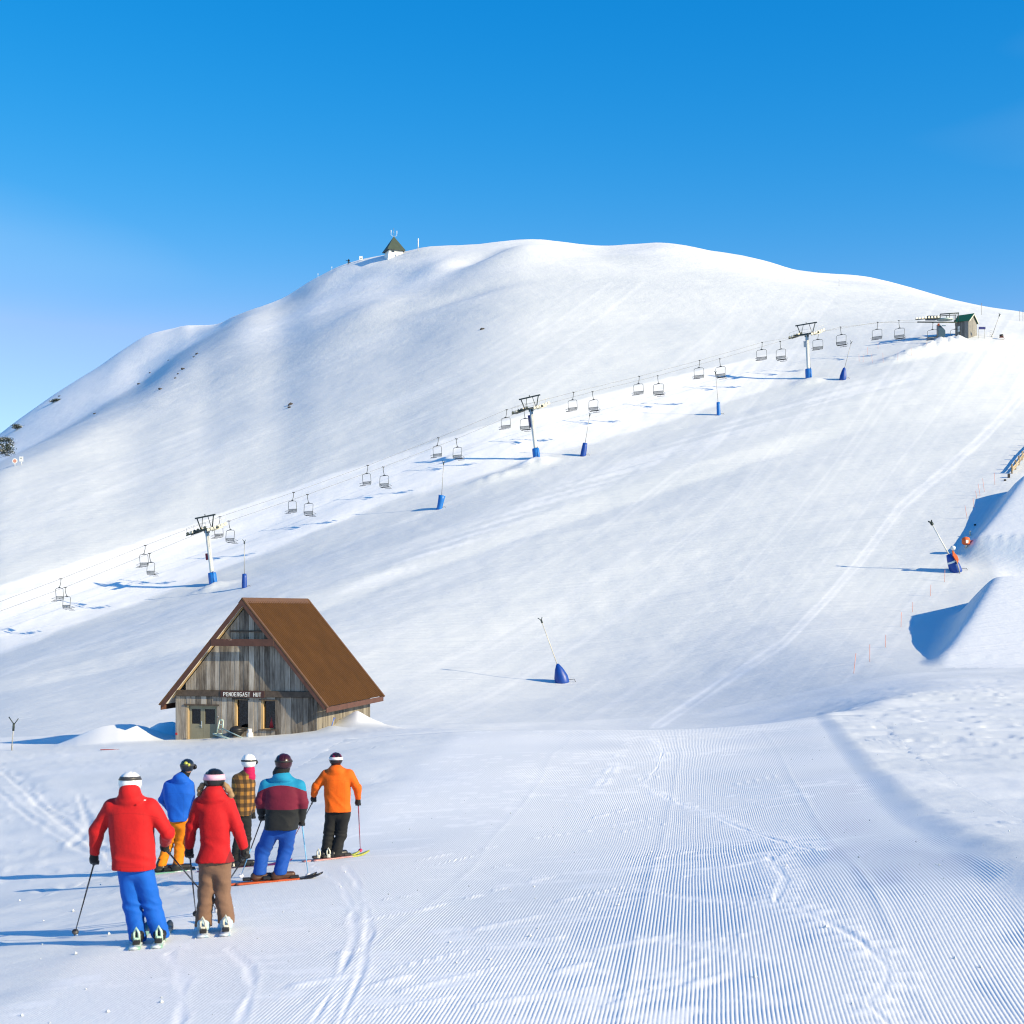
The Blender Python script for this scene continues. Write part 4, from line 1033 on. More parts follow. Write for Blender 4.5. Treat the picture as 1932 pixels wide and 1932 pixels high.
# ------------------------------------------------------------------ upper station
SD = dline(1830) - 1.0
def sp(cx_, cy_, dd=0.0):            # point from the station close-up of the photograph
    return at(1720 + cx_ * 0.0976, 577.2 + cy_ * 0.0976, SD + dd)
def seg(mb, a, b, r): mb.tube([a, b], r, 6)
st = empty('lift_station', sp(600, 560)); tag(st, 'dark steel top station of the chairlift on a snow bank', 'lift station')
def loc(v): return v - st.location
mb = MB(); seg(mb, loc(sp(110, 312, -1)), loc(sp(880, 320, -1)), 0.13); seg(mb, loc(sp(110, 312, 2.5)), loc(sp(880, 320, 2.5)), 0.11)
for cx_ in (130, 320, 520, 700, 860): seg(mb, loc(sp(cx_, 312, -1)), loc(sp(cx_, 312, 2.5)), 0.06)
mb.build('platform_frame', M_DARKSTEEL, st)
for k in range(8):
    for dd, mt in ((-1.3, M_SHEAVE), (2.6, M_DARKSTEEL)):
        c = loc(sp(95 + k * 60, 238 - k * 4, dd)); R = rotm_from(Vector((1, 0.35, 0.1)), Vector((0.33, -0.94, 0)))
        MB().lathe([(0.07, -0.08), (0.25, -0.08), (0.22, 0), (0.25, 0.08), (0.07, 0.08)], 12, c, R, smooth=False).build('sheave', mt, st)
mb = MB()
for dd in (-1.3, 2.6): seg(mb, loc(sp(75, 262, dd)), loc(sp(560, 232, dd)), 0.12)
mb.build('sheave_beam', M_DARKSTEEL, st)
MB().box(loc(sp(385, 235, 0.8)), (2.4, 2.0, 0.75), bev=0.08).build('drive_housing', simple('navy_machine_paint', (0.025, 0.05, 0.085), 0.45, var=0.2), st)
MB().lathe([(0.3, -0.16), (1.75, -0.16), (1.85, -0.08), (1.75, 0), (1.85, 0.08), (1.75, 0.16), (0.3, 0.16)], 28, loc(sp(640, 262, 0.8)), Matrix.Rotation(0.05, 3, 'X')).build('bullwheel', M_GREENSTEEL, st)
mb = MB(); A_, B_ = loc(sp(548, 160, 0)), loc(sp(915, 135, 0)); seg(mb, A_, B_, 0.13); seg(mb, A_ + Vector((0, 2.2, 0)), B_ + Vector((0, 2.2, 0)), 0.1)
for f, zb in ((0.02, 240), (0.5, 240), (0.9, 250), (0.98, 300)):
    p = A_.lerp(B_, f)
    for yy in (0, 2.2): seg(mb, p + Vector((0, yy, 0)), Vector((p.x, p.y + yy, loc(sp(0, zb)).z)), 0.07)
mb.build('service_gantry', M_DARKSTEEL, st)
mb = MB(); P5 = [loc(sp(cx_, cy_, -0.2)) for cx_, cy_ in ((522, 345), (560, 375), (650, 470), (655, 560), (600, 640), (522, 640))]
mb.prism(P5[::-1], (0, 0, 0), (0, 1.6, 0)); mb.build('pedestal', simple('slate_blue_steel', (0.03, 0.075, 0.12), 0.45, var=0.2), st)
MB().box(loc(sp(520, 360, -0.4)), (0.4, 0.4, 0.45), bev=0.04).build('warning_lamp', M_ORANGE, st)
mb = MB(); mb.box(loc(sp(620, 382, -0.3)), (0.9, 0.1, 0.22)); mb.build('notice_board', M_GREENSTEEL, st)

# station hut
SH = empty('operator_hut', sp(1095, 560)); tag(SH, 'grey board operator hut with green metal roof beside the top station', 'hut')
ug = Vector((0.66, 0.75, 0)); ul = Vector((-0.75, 0.66, 0))        # along the gable wall / along the side wall, from the near corner
GW, SW, EH, GH = 4.6, 3.1, 3.35, 1.7
M_GBOARD = wood_boards('grey_station_boards', (0.12, 0.118, 0.115), (0.22, 0.215, 0.21), (0.32, 0.31, 0.30), (0.15, 0.125, 0.10))
M_GREENROOF = simple('green_roof_metal', (0.012, 0.11, 0.045), 0.5, var=0.12)
def box_on(a0, a1, z0a, z0b, z1a, z1b, ax, out, name, mt, th=0.06):
    """board from a0 to a1 along ax, bottom z0a..z0b, top z1a..z1b, thickness th towards out"""
    m_ = MB(); m_.prism([ax * a0 + Vector((0, 0, z0a)), ax * a1 + Vector((0, 0, z0b)), ax * a1 + Vector((0, 0, z1b)), ax * a0 + Vector((0, 0, z1a))], (0, 0, 0), out * th)
    m_.build(name, mt, SH)
def gz(a): return EH + GH * (1 - abs(a - GW / 2) / (GW / 2))
nb = 15
for k in range(nb):
    a0, a1 = GW * k / nb + 0.008, GW * (k + 1) / nb - 0.008
    if a0 < GW / 2 < a1: a1 = GW / 2 + 0.0
    box_on(a0, a1, -1.6, -1.6, gz(a0), gz(a1), ug, Vector((0.75, -0.66, 0)), 'board', M_GBOARD, 0.05 + 0.015 * random.random())
    if a1 == GW / 2: box_on(a1, GW * (k + 1) / nb - 0.008, -1.6, -1.6, gz(a1), gz(GW * (k + 1) / nb), ug, Vector((0.75, -0.66, 0)), 'board', M_GBOARD)
ns = 11
for k in range(ns):
    a0, a1 = SW * k / ns + 0.008, SW * (k + 1) / ns - 0.008
    if k in (7, 8): 
        box_on(a0, a1, -1.6, -1.6, 1.0, 1.0, ul, Vector((-0.66, -0.75, 0)), 'board', M_GBOARD); box_on(a0, a1, 2.3, 2.3, EH, EH, ul, Vector((-0.66, -0.75, 0)), 'board', M_GBOARD)
    else: box_on(a0, a1, -1.6, -1.6, EH, EH, ul, Vector((-0.66, -0.75, 0)), 'board', M_GBOARD)
m_ = MB(); a0, a1 = SW * 7 / ns, SW * 9 / ns; m_.prism([ul * a0 + Vector((0, 0, 1.0)), ul * a1 + Vector((0, 0, 1.0)), ul * a1 + Vector((0, 0, 2.3)), ul * a0 + Vector((0, 0, 2.3))], (0, 0, 0), Vector((-0.66, -0.75, 0)) * 0.02); m_.build('window', M_WHITE, SH)
m_ = MB(); c0 = ug * 0.06 + ul * 0.06
m_.prism([c0 + Vector((0, 0, -1.6)), c0 + ug * (GW - .12) + Vector((0, 0, -1.6)), c0 + ug * (GW - .12) + ul * (SW - .12) + Vector((0, 0, -1.6)), c0 + ul * (SW - .12) + Vector((0, 0, -1.6))], (0, 0, 0), (0, 0, 1.6 + EH)); m_.build('wall', M_DARKROOM, SH)
for sgn in (0, 1):
    e_ = -0.35 if sgn == 0 else GW + 0.35
    ze = EH - 0.35 * GH / (GW / 2) + 0.1
    A0 = ug * e_ + Vector((0, 0, ze)); A1 = ug * (GW / 2) + Vector((0, 0, EH + GH + 0.12)); off0 = ul * -0.4; off1 = ul * (SW + 0.35)
    m_ = MB(); nrm = Vector((0, 0, 0.09))
    P = [A0 + off0, A0 + off1, A1 + off1, A1 + off0]
    m_.prism(P if sgn == 0 else P[::-1], (0, 0, 0), nrm); m_.build('roof_panel', M_GREENROOF, SH)
    m_ = MB(); m_.prism([A0 + off0 * 1.03, A1 + off0 * 1.03, A1 + off0 * 1.03 - Vector((0, 0, 0.3)), A0 + off0 * 1.03 - Vector((0, 0, 0.3))], (0, 0, 0), -ul * 0.05); m_.build('barge_board', simple('pale_trim', (0.5, 0.48, 0.44), 0.7), SH)
nbz = empty('notice_box', sp(1360, 610)); tag(nbz, 'dark notice box on two thin posts beside the green roofed hut', 'sign')
MB().box(loc(sp(1362, 428)) + st.location - nbz.location, (1.5, 0.25, 0.55), bev=0.03).build('box', M_NAVY, nbz)
for cx_ in (1295, 1408): MB().tube([sp(cx_, 450) - nbz.location, sp(cx_, 640) - nbz.location], 0.035, 6).build('post', M_GREYPOLE, nbz)

# ------------------------------------------------------------------ snow guns
def gun(base, padtop, tip, d, rb, rt, label, pad, tube, tr=0.055, strap=None, lean_y=0.0):
    d = ray_ground(base[0], base[1], d - 45, d + 45).y
    B, P, T = at(*base, d), at(*padtop, d), at(*tip, d + lean_y)
    B.z = min(B.z, hz(B.x, B.y) + 0.05)
    root = empty('snow_gun', B); tag(root, label, 'snow gun', 'snow making lances')
    ax = (P - B); n = 14
    R = rotm_from(Vector((1, 0, 0)), ax); L = ax.length
    prof = [(rb * 0.9, -0.5), (rb, 0.0), (rb * 0.97 + rt * 0.03, L * 0.3), ((rb + rt) / 2, L * 0.72), (rt, L), (rt * 0.4, L + 0.06)]
    m_ = MB(); m_.lathe(prof, n, (0, 0, 0), R); pd = m_.build('pad', pad, root)
    if strap: 
        m_ = MB(); c = ax * 0.62
        m_.lathe([(rb * 0.90, -0.12), (rb * 0.92, 0.0), (rb * 0.86, 0.12)], n, ax * 0.55, R, cap=False); m_.build('pad_stripe', M_WHITE, root)
    m_ = MB(); m_.tube([P - B - ax.normalized() * 0.5, T - B], tr, 8, r_end=tr * 0.75); m_.build('lance', tube, root)
    td = (T - P).normalized(); sd = Vector((td.z, 0, -td.x)).normalized() if abs(td.z) > 0.1 else Vector((1, 0, 0))
    m_ = MB(); m_.tube([T - B - td * 0.35, T - B + td * 0.05], tr * 1.9, 8); m_.tube([T - B, T - B + td * 0.35 - sd * 0.28], tr * 0.9, 6); m_.tube([T - B - td * 0.05, T - B + td * 0.3 + sd * 0.22], tr * 0.8, 6); m_.build('nozzle_head', M_DARKSTEEL, root)
    if rb < 0.2: return root
    m_ = MB(); m_.tube([Vector((rb * 0.6, -0.1, 0.25)), Vector((rb + 0.5, -0.2, 0.35)), Vector((rb + 0.9, -0.2, -0.25))], 0.03, 6); m_.build('hose', M_BLACK, root)
    return root
gun((461, 1109), (461, 1083), (461, 1022), dline(461) - 2, 0.42, 0.34, 'thin snow gun with dark blue pad beside the lift tower nearest the hut', M_PAD_D, M_GREYPOLE)
gun((829, 960), (834, 935), (837, 873), dline(831) - 4, 0.50, 0.62, 'snow gun with blue pad wider at the top, below the sixth chair pair', M_PAD, M_GREYPOLE)
gun((1100, 860), (1104, 836), (1113, 782), dline(1100) - 4, 0.55, 0.42, 'leaning snow gun just right of the middle lift tower', M_PAD_D, M_GREYPOLE)
gun((1356, 783), (1355, 759), (1350, 703), dline(1355) - 4, 0.40, 0.34, 'snow gun with narrow blue pad under the tenth chair pair', M_PAD, M_GREYPOLE)
gun((1590, 716), (1593, 694), (1606, 646), dline(1590) - 4, 0.72, 0.22, 'leaning snow gun with wedge shaped blue pad right of the uphill lift tower', M_PAD_D, M_GREYPOLE)
gun((1061, 1287), (1052, 1253), (1021, 1170), 168, 0.80, 0.16, 'tall leaning snow gun with blue wedge pad alone on the open slope', M_PAD_D, M_TANPOLE)
gun((1804, 1077), (1791, 1046), (1757, 986), 187, 0.78, 0.42, 'snow gun with striped blue pad leaning left between the two snow jumps', M_PAD_D, M_MAST, 0.11, strap=True)
gun((1871, 636), (1872, 632), (1886, 594), SD + 4, 0.12, 0.1, 'bare grey snow gun lance right of the green roofed hut', M_GREYPOLE, M_GREYPOLE, 0.07)
# stub of a gun beyond the left crest
gun((22, 1416), (23, 1408), (26, 1366), 90, 0.04, 0.035, 'short grey snow gun at the left edge beyond the crest', M_GREYPOLE, M_GREYPOLE, 0.032)

# ladder stand beside the bare lance
ls = empty('ladder_stand', sp(1540, 600)); tag(ls, 'small steel ladder stand at the foot of the bare lance', 'ladder')
for cx_ in (1515, 1555): MB().tube([sp(cx_, 470) - ls.location, sp(cx_, 620) - ls.location], 0.03, 5).build('rail', M_GREYPOLE, ls)
for cy_ in (480, 515, 550, 585): MB().tube([sp(1515, cy_) - ls.location, sp(1555, cy_) - ls.location], 0.025, 5).build('rung', M_GREYPOLE, ls)
# little red-brown winch sled beyond the hut
ws = empty('winch_sled', sp(1740, 640)); tag(ws, 'small dark red winch sled on the snow right of the station', 'sled')
M_RUST = simple('rusty_red_paint', (0.16, 0.03, 0.025), 0.6, var=0.3)
MB().lathe([(0.05, -0.35), (0.33, -0.35), (0.33, 0.35), (0.05, 0.35)], 14, sp(1735, 575) - ws.location, Matrix.Rotation(1.4, 3, 'Y')).build('drum', M_BLACK, ws)
MB().box(sp(1740, 605) - ws.location, (0.95, 0.5, 0.18), bev=0.03).build('deck', M_RUST, ws)
for k in (-0.3, 0.3): MB().tube([Vector((-0.5, k, -0.05)), Vector((0.5, k, -0.05)), Vector((0.62, k, 0.12))], 0.04, 6).build('runner', M_RUST, ws)
# ------------------------------------------------------------------ markers, fences, rocks, summit
# thin orange marker poles along the jumps (photograph points of foot and top)
def c6(x, y): return (2600 / 1.6977 + x * 0.2439, 1350 / 1.6977 + y * 0.2439)
POLES = [((322, 1950), (342, 1793), 'beside the lowest edge of the lower jump, nearest the camera'), ((449, 1858), (449, 1725), 'second nearest the camera, left of the lower jump'),
         ((570, 1750), (573, 1650), 'third nearest the camera, left of the lower jump'), ((690, 1592), (694, 1475), 'standing in the shadow tip of the lower jump'),
         ((780, 1475), (782, 1396), 'just above the shadow of the lower jump'), ((917, 1355), (922, 1263), 'between the lower jump and the striped snow gun'),
         ((1028, 1242), (1030, 1146), 'right below the striped snow gun'), ((1205, 755), (1185, 648), 'at the left rim of the upper jump shadow'),
         ((1258, 668), (1248, 590), 'inside the upper jump shadow'), ((1280, 600), (1268, 535), 'at the top rim of the upper jump shadow, leftmost'),
         ((1305, 575), (1287, 482), 'at the top rim of the upper jump shadow, second'), ((1338, 545), (1322, 440), 'at the top rim of the upper jump shadow, third'),
         ((1417, 492), (1414, 398), 'above the upper jump, nearest the wooden fence')]
for (f, t, lab) in POLES:
    fx, fy = c6(*f); tx, ty = c6(*t)
    g = ray_ground(fx, fy, 120, 330); d = g.y
    T = at(tx, ty, d) - g
    o = MB().tube([Vector((0, 0, -0.3)), T], 0.028, 6).build('marker_pole', M_BAMBOO); o.location = g
    tag(o, 'thin orange marker pole ' + lab, 'marker pole', 'orange marker poles by the jumps')
def c5(x, y): return (2500 / 1.6977 + x * 0.2378, 950 / 1.6977 + y * 0.2378)
for k, (f, t) in enumerate((((625, 515), (622, 460)), ((655, 520), (657, 465)), ((690, 460), (690, 400)), ((730, 525), (722, 455)), ((815, 525), (812, 445)), ((930, 505), (932, 440)),
                            ((1040, 470), (1036, 400)), ((1165, 445), (1160, 365)), ((1305, 395), (1303, 330)), ((775, 415), (773, 360)))):
    fx, fy = c5(*f); tx, ty = c5(*t); g = ray_ground(fx, fy, 230, 370); T = at(tx, ty, g.y) - g
    o = MB().tube([Vector((0, 0, -0.3)), T], 0.022, 5).build('marker_pole', M_BAMBOO); o.location = g
    tag(o, 'thin orange marker pole on the bank left of the top station, %s from the left' % ['first', 'second', 'third', 'fourth', 'sixth', 'seventh', 'eighth', 'ninth', 'tenth', 'fifth'][k], 'marker pole', 'orange marker poles by the top station')

# orange pads and marker posts between the jumps
def c7(x, y): return (2960 / 1.6977 + x * 180 / 1656 / 1.6977, 1640 / 1.6977 + y * 180 / 1656 / 1.6977)
g = ray_ground(*c7(1230, 1080), 170, 260)
pp = empty('padded_post', g); tag(pp, 'post wrapped in orange padding between the two snow jumps', 'padded post')
k7 = g.y / F * 180 / 1656 / 1.6977
MB().tube([(0, 0, -0.3), (0, 0, 330 * k7 + 0.05)], 0.10, 8).build('post', M_TANPOLE, pp)
m_ = MB(); m_.lathe([(0.30, 100 * k7), (0.52, 140 * k7), (0.56, 230 * k7), (0.50, 300 * k7), (0.25, 330 * k7)], 14); m_.build('pad', M_ORANGE, pp)
m_ = MB(); m_.box((0.0, -0.53, 190 * k7), (0.35, 0.06, 0.45), bev=0.02); m_.build('snow_patch', M_WHITE, pp)
m_ = MB(); m_.add([(0.4, 0.1, 0.1), (2.4, 0.5, 260 * k7), (1.5, 0.3, 130 * k7), (1.5, 0.2, 235 * k7), (0.45, 0.1, 235 * k7)], [(0, 2, 1), (0, 1, 3), (0, 3, 4)]); m_.build('net_flap', simple('faded_red_net', (0.35, 0.1, 0.12), 0.8), pp)
for kx, ky0, ky1, lab in ((1355, 700, 555, 'pale marker post in front of the upper jump'), (1500, 400, 350, 'black marker block in the shade of the upper jump')):
    g = ray_ground(*c7(kx, ky0), 170, 260); o = MB().tube([(0, 0, -0.2), (0, 0, (ky0 - ky1) * k7)], 0.16, 8).build('marker_post', M_TANPOLE if kx == 1355 else M_BLACK)
    o.location = g; tag(o, lab, 'post')
# red flag pad behind the striped gun with a snow-capped pole
fl = at(1804, 1072, 188.5); fl.z = hz(fl.x, fl.y)
fo = empty('red_pad_pole', fl); tag(fo, 'orange pad on a pole with snow cap behind the striped snow gun', 'padded post')
m_ = MB(); P = [Vector((c7(x, y)[0], c7(x, y)[1], 0)) for x, y in ((840, 1130), (900, 1200), (980, 1290), (1020, 1390), (1000, 1520), (860, 1290))]
P3 = [at(p.x, p.y, 188.5) - fl for p in P]; m_.prism(P3[::-1], (0, 0, 0), (0, 0.35, 0)); m_.build('pad', M_ORANGE, fo)
top = at(*c7(850, 1060), 188.6) - fl; MB().tube([Vector((0.6, 0, -0.3)), top], 0.06, 6).build('pole', M_GREYPOLE, fo)
m_ = MB(); m_.lathe([(0.02, -0.30), (0.28, -0.22), (0.36, 0.02), (0.28, 0.22), (0.05, 0.32)], 12, top); m_.build('snow_cap', M_SNOW, fo)

# wooden fence on the right edge
def c8(x, y): return (3100 / 1.6977 + x * 180 / 1391 / 1.6977, 1330 / 1.6977 + y * 180 / 1391 / 1.6977)
fe = empty('slope_fence', ray_ground(*c8(1090, 1470), 190, 300)); tag(fe, 'low wooden fence half buried in snow at the right edge', 'fence')
L0 = fe.location.copy()
fpts = [ray_ground(*c8(x, y), 190, 330) for x, y in ((1090, 1450), (1180, 1350), (1260, 1240), (1350, 1120), (1440, 1010), (1530, 900), (1640, 780), (1760, 640))]
M_FENCE = wood_boards('fence_wood', (0.2, 0.15, 0.1), (0.38, 0.3, 0.2), (0.5, 0.42, 0.32), (0.12, 0.08, 0.06))
for i, p in enumerate(fpts): MB().box(p - L0 + Vector((0, 0, 0.45)), (0.22, 0.22, 2.2), bev=0.02).build('post', M_FENCE, fe)
for i in range(len(fpts) - 1):
    for zz, hh in ((0.25, 0.30), (0.66, 0.34)):
        a_, b_ = fpts[i] - L0, fpts[i + 1] - L0; up = Vector((0, 0, hh)); j_ = Vector((0, 0, random.uniform(-0.08, 0.08)))
        MB().prism([a_ + Vector((0, -0.13, zz)), b_ + Vector((0, -0.13, zz)) + j_, b_ + Vector((0, -0.13, zz)) + up + j_, a_ + Vector((0, -0.13, zz)) + up], (0, 0, 0), (0, -0.05, 0)).build('plank', M_FENCE, fe)
for x, y0, y1, lab in ((1015, 1545, 1450, 'black plastic block post at the foot of the wooden fence, larger'), (920, 1625, 1585, 'small black block post at the foot of the wooden fence')):
    g = ray_ground(*c8(x, y0), 190, 300); hgt = (y1 - y0) * -1 * 180 / 1391 / 1.6977 / F * g.y
    o = MB().box((0, 0, hgt / 2 - 0.1), (0.34, 0.3, hgt + 0.2), bev=0.02).build('block_post', M_BLACK); o.location = g; tag(o, lab, 'post')
# tall bamboo poles just off the right edge that throw the thin shadows
for k, (x, y) in enumerate(((1700, 300), (1690, 480), (1680, 625), (1690, 805))):
    g = ray_ground(*c8(x, y + 20), 190, 330)
    o = MB().tube([(0, 0, -0.3), (0.05, 0, 2.6)], 0.045, 6).build('edge_pole', M_BAMBOO); o.location = g
    tag(o, 'orange piste pole just outside the right edge, %s from the top' % ORD[k], 'marker pole', 'piste edge poles')

# ---- summit
g = ray_ground(743, 481.5, 400, 640); SMD = g.y; gh = (HY - 481) / F * SMD
M_DGREEN = simple('dark_green_roof', (0.045, 0.065, 0.045), 0.6, var=0.15, scale=0.6)
lk = empty('summit_lookout', (g.x, g.y, gh), math.radians(22)); tag(lk, 'white summit building with dark green pyramid roof and aerials', 'building')
top = (HY - 446) / F * SMD - gh; ev = (HY - 474.5) / F * SMD - gh
r0 = 46 / F * SMD / 2.6
m_ = MB(); m_.add([(-r0, -r0, ev), (r0, -r0, ev), (r0, r0, ev), (-r0, r0, ev), (0, 0, top)], [(0, 1, 4), (1, 2, 4), (2, 3, 4), (3, 0, 4), (3, 2, 1, 0)]); rf = m_.build('roof', M_DGREEN, lk)
m_ = MB(); m_.box((0, 0, ev - 0.1), (2 * r0 - 0.1, 2 * r0 - 0.1, 0.2)); m_.build('eave', M_DARKSTEEL, lk)
m_ = MB(); m_.add([(-2.8, -2.8, ev - 0.2), (2.8, -2.8, ev - 0.2), (2.8, 2.8, ev - 0.2), (-2.8, 2.8, ev - 0.2), (-3.6, -3.6, -3), (3.6, -3.6, -3), (3.6, 3.6, -3), (-3.6, 3.6, -3)], [(0, 1, 5, 4)[::-1], (1, 2, 6, 5)[::-1], (2, 3, 7, 6)[::-1], (3, 0, 4, 7)[::-1], (0, 1, 2, 3)]); m_.build('wall', M_WHITE, lk)
m_ = MB(); m_.box((-1.3, -2.92, ev - 0.75), (1.2, 0.12, 0.6)); m_.build('window', M_GLASS, lk)
for dx, hh in ((-1.15, 1.9), (1.25, 1.8)):
    m_ = MB(); m_.tube([(0, 0, top - 0.3), (dx, 0, top + 0.5), (dx, 0, top + 0.5 + hh)], [0.05, 0.06, 0.16], 6); m_.build('aerial', M_WHITE, lk)
m_ = MB(); m_.tube([(0, 0, top - 0.2), (0, 0, top + 3.3)], 0.06, 6); m_.build('mast', M_GREYPOLE, lk)
m_ = MB(); m_.lathe([(0.05, 0), (0.3, 0.12), (0.35, 0.2)], 10, (2.2, -2.2, ev + 1.1), Matrix.Rotation(1.3, 3, 'X')); m_.build('dish', M_WHITE, lk)
g = ray_ground(789, 474, 400, 700); gh = g.z; o = MB().tube([(0, 0, -0.5), (0, 0, 1.6), (0, 0, 1.61), (0, 0, 5.0)], [0.14, 0.14, 0.22, 0.22], 8).build('white_aerial_mast', M_WHITE); o.location = (g.x, g.y, gh); tag(o, 'slim white aerial mast on the skyline right of the summit building', 'mast')
g = ray_ground(681, 492, 380, 700); gh = g.z; sb = empty('summit_sign', (g.x, g.y, gh)); tag(sb, 'white square sign on posts left of the summit building', 'sign')
MB().box((0, 0, 1.1), (1.4, 0.08, 1.5)).build('panel', M_WHITE, sb)
for sx in (-0.45, 0.45): MB().box((sx, 0.08, 0.2), (0.1, 0.08, 1.6)).build('post', M_GREYPOLE, sb)
for sx in (-0.2, 0.22): MB().box((sx, -0.06, 0.85), (0.22, 0.03, 0.22)).build('symbol', M_BLACK, sb)
for px, py, hh, lab in ((600, 526, 1.9, 'thin white pole with a small plate on the left skyline'), (626, 512, 1.7, 'thin grey pole on the skyline left of the summit walker')):
    g = ray_ground(px, py, 380, 700); gh = g.z; o = MB().tube([(0, 0, -0.3), (0, 0, hh)], 0.05, 5).box((0, 0, hh), (0.4, 0.05, 0.3)).build('skyline_pole', M_WHITE); o.location = (g.x, g.y, gh); tag(o, lab, 'pole')
for px, py, hh, lab in ((1852, 594, 3.2, 'thin grey pole on the right skyline behind the station'), (1924, 606, 3.0, 'thin grey post near the right edge of the skyline, left one'), (1930, 606, 3.0, 'thin grey post near the right edge of the skyline, right one'), (1583, 540, 2.6, 'thin pole on the slope below the right skyline')):
    g = ray_ground(px, py, 330, 700); o = MB().tube([(0, 0, -0.3), (0, 0, hh)], 0.06, 5).build('skyline_pole', M_GREYPOLE); o.location = g; tag(o, lab, 'pole')

# signs and net at the left edge
for px, py, mt, lab in ((28, 880, simple('pink_red_sign', (0.62, 0.28, 0.2), 0.5), 'red and white round sign at the left edge, lower of two'), (40, 877, M_WHITE, 'white rectangular sign at the left edge beside the red one')):
    g = ray_ground(px, py, 230, 340); s_ = empty('warning_sign', g); tag(s_, lab, 'sign')
    if mt is M_WHITE: MB().box((0, 0, 1.35), (0.95, 0.06, 1.2), bev=0.02).build('panel', mt, s_); MB().box((0, -0.05, 1.55), (0.28, 0.03, 0.28)).build('symbol', M_GREYPOLE, s_)
    else: MB().lathe([(0.62, -0.03), (0.62, 0.03)], 18, (0, 0, 1.3), Matrix.Rotation(1.5708, 3, 'X')).build('panel', M_WHITE, s_); MB().lathe([(0.42, -0.05), (0.42, 0.05)], 18, (0, 0, 1.3), Matrix.Rotation(1.5708, 3, 'X')).build('disc', mt, s_)
    MB().tube([(0, 0.05, -0.4), (0, 0.05, 1.4)], 0.06, 6).build('post', M_WHITE, s_)

# ---- rocks
M_ROCK = simple('dark_rock', (0.055, 0.05, 0.05), 0.9, var=0.5, scale=1.2, bumps=0.8, bscale=3)
def rock(p, s, seed, label, group='rocks showing through the snow'):
    bm = bmesh.new(); bmesh.ops.create_icosphere(bm, subdivisions=2, radius=1.0); r = random.Random(seed)
    a = [Vector((r.uniform(-1, 1), r.uniform(-1, 1), r.uniform(-1, 1))).normalized() for _ in range(9)]; dd = [r.uniform(0.45, 0.85) for _ in range(9)]
    for v in bm.verts:
        for n_, q in zip(a, dd):
            e = v.co.dot(n_) - q
            if e > 0: v.co -= n_ * e
        v.co = Vector((v.co.x * s[0], v.co.y * s[1], v.co.z * s[2]))
    me = bpy.data.meshes.new('rock'); bm.to_mesh(me); bm.free(); me.materials.append(M_ROCK)
    o = bpy.data.objects.new('rock', me); COL.objects.link(o); o.location = p; tag(o, label, 'rock', group); return o
RK = [((548, 764), (0.8, 0.5, 0.65), 'dark rock alone on the open slope, upper of two'), ((547, 769), (0.7, 0.5, 0.28), 'flat dark rock alone on the open slope, lower of two'), ((910, 622), (0.7, 0.6, 0.4), 'small dark rock high on the slope below the summit')]
LR = [(372, 668), (366, 674), (345, 697), (336, 706), (331, 714), (303, 735), (262, 725), (283, 704), (318, 680), (179, 781), (112, 748)]
for k, ((px, py), s_, lab) in enumerate(RK):
    rock(ray_ground(px, py, 230, 560) + Vector((0, 0, 0.05)), s_, 40 + k, lab)
for k, (px, py) in enumerate(LR):
    r = random.Random(k); q = r.uniform(0.3, 0.85)
    rock(ray_ground(px, py, 230, 800) + Vector((0, 0, 0.1)), (q * 1.3, q, q * 0.6), 80 + k, 'dark rock poking out of the left flank, number %s down the rib' % (ORD[k] if k < 14 else ['fifteenth', 'sixteenth', 'seventeenth', 'eighteenth', 'nineteenth'][k - 14]), 'rocks of the left flank')

# ---- snow-laden tree and shrubs at the left edge
M_BARK = simple('dark_bark', (0.05, 0.04, 0.035), 0.9, var=0.3, bumps=0.5, bscale=12)
M_LEAF = simple('dark_alpine_leaves', (0.035, 0.05, 0.03), 0.7, var=0.4, scale=2)
M_LEAFSNOW = simple('snow_on_leaves', (0.8, 0.83, 0.87), 0.7, var=0.04)
def tree(px, py, d, h, w, label, seed, name='snow_gum_tree', cat='tree'):
    r = random.Random(seed); b = ray_ground(px, py, 300, 800) if cat == 'shrub' else at(px, py, d); b.z = hz(b.x, b.y) - (0.5 * h if cat == 'shrub' else 0); root = empty(name, b); tag(root, label, cat, 'trees on the left skyline')
    mb = MB(); mb.tube([(0, 0, -0.4), (0.1, 0, h * 0.35), (-0.1, 0.1, h * 0.75)], 0.16 * h / 5, 7, r_end=0.05)
    tips = []
    for k in range(9):
        a = r.uniform(0, 6.28); z0 = h * r.uniform(0.2, 0.6); L = w * r.uniform(0.35, 0.6)
        e = Vector((L * math.cos(a), L * math.sin(a), z0 + h * r.uniform(0.12, 0.35))); mb.tube([Vector((0, 0, z0)), e * 0.6 + Vector((0, 0, 0.1)), e], 0.05, 5, r_end=0.02); tips.append(e)
    mb.build('trunk', M_BARK, root)
    lv, sn = MB(), MB()
    for e in tips + [Vector((0, 0, h * 0.8))]:
        for _ in range(150):
            p = e + Vector((r.gauss(0, w * 0.16), r.gauss(0, w * 0.16), r.gauss(0, h * 0.09))); s_ = r.uniform(0.14, 0.30)
            q = Matrix.Rotation(r.uniform(0, 6.28), 3, 'Z') @ Matrix.Rotation(r.uniform(-1.2, 1.2), 3, 'X')
            P = [p + q @ Vector(v) * s_ for v in ((-1, 0, 0), (0, -0.6, 0.1), (1, 0, 0), (0, 0.6, 0.1))]
            (sn if r.random() < 0.14 else lv).add(P, [(0, 1, 2, 3)])
    cr = lv.build('crown', M_LEAF, root); sn.build('snow_load', M_LEAFSNOW, cr)
tree(-2, 862, 385, 6.0, 4.8, 'dark snow laden tree at the left edge of the picture', 1)
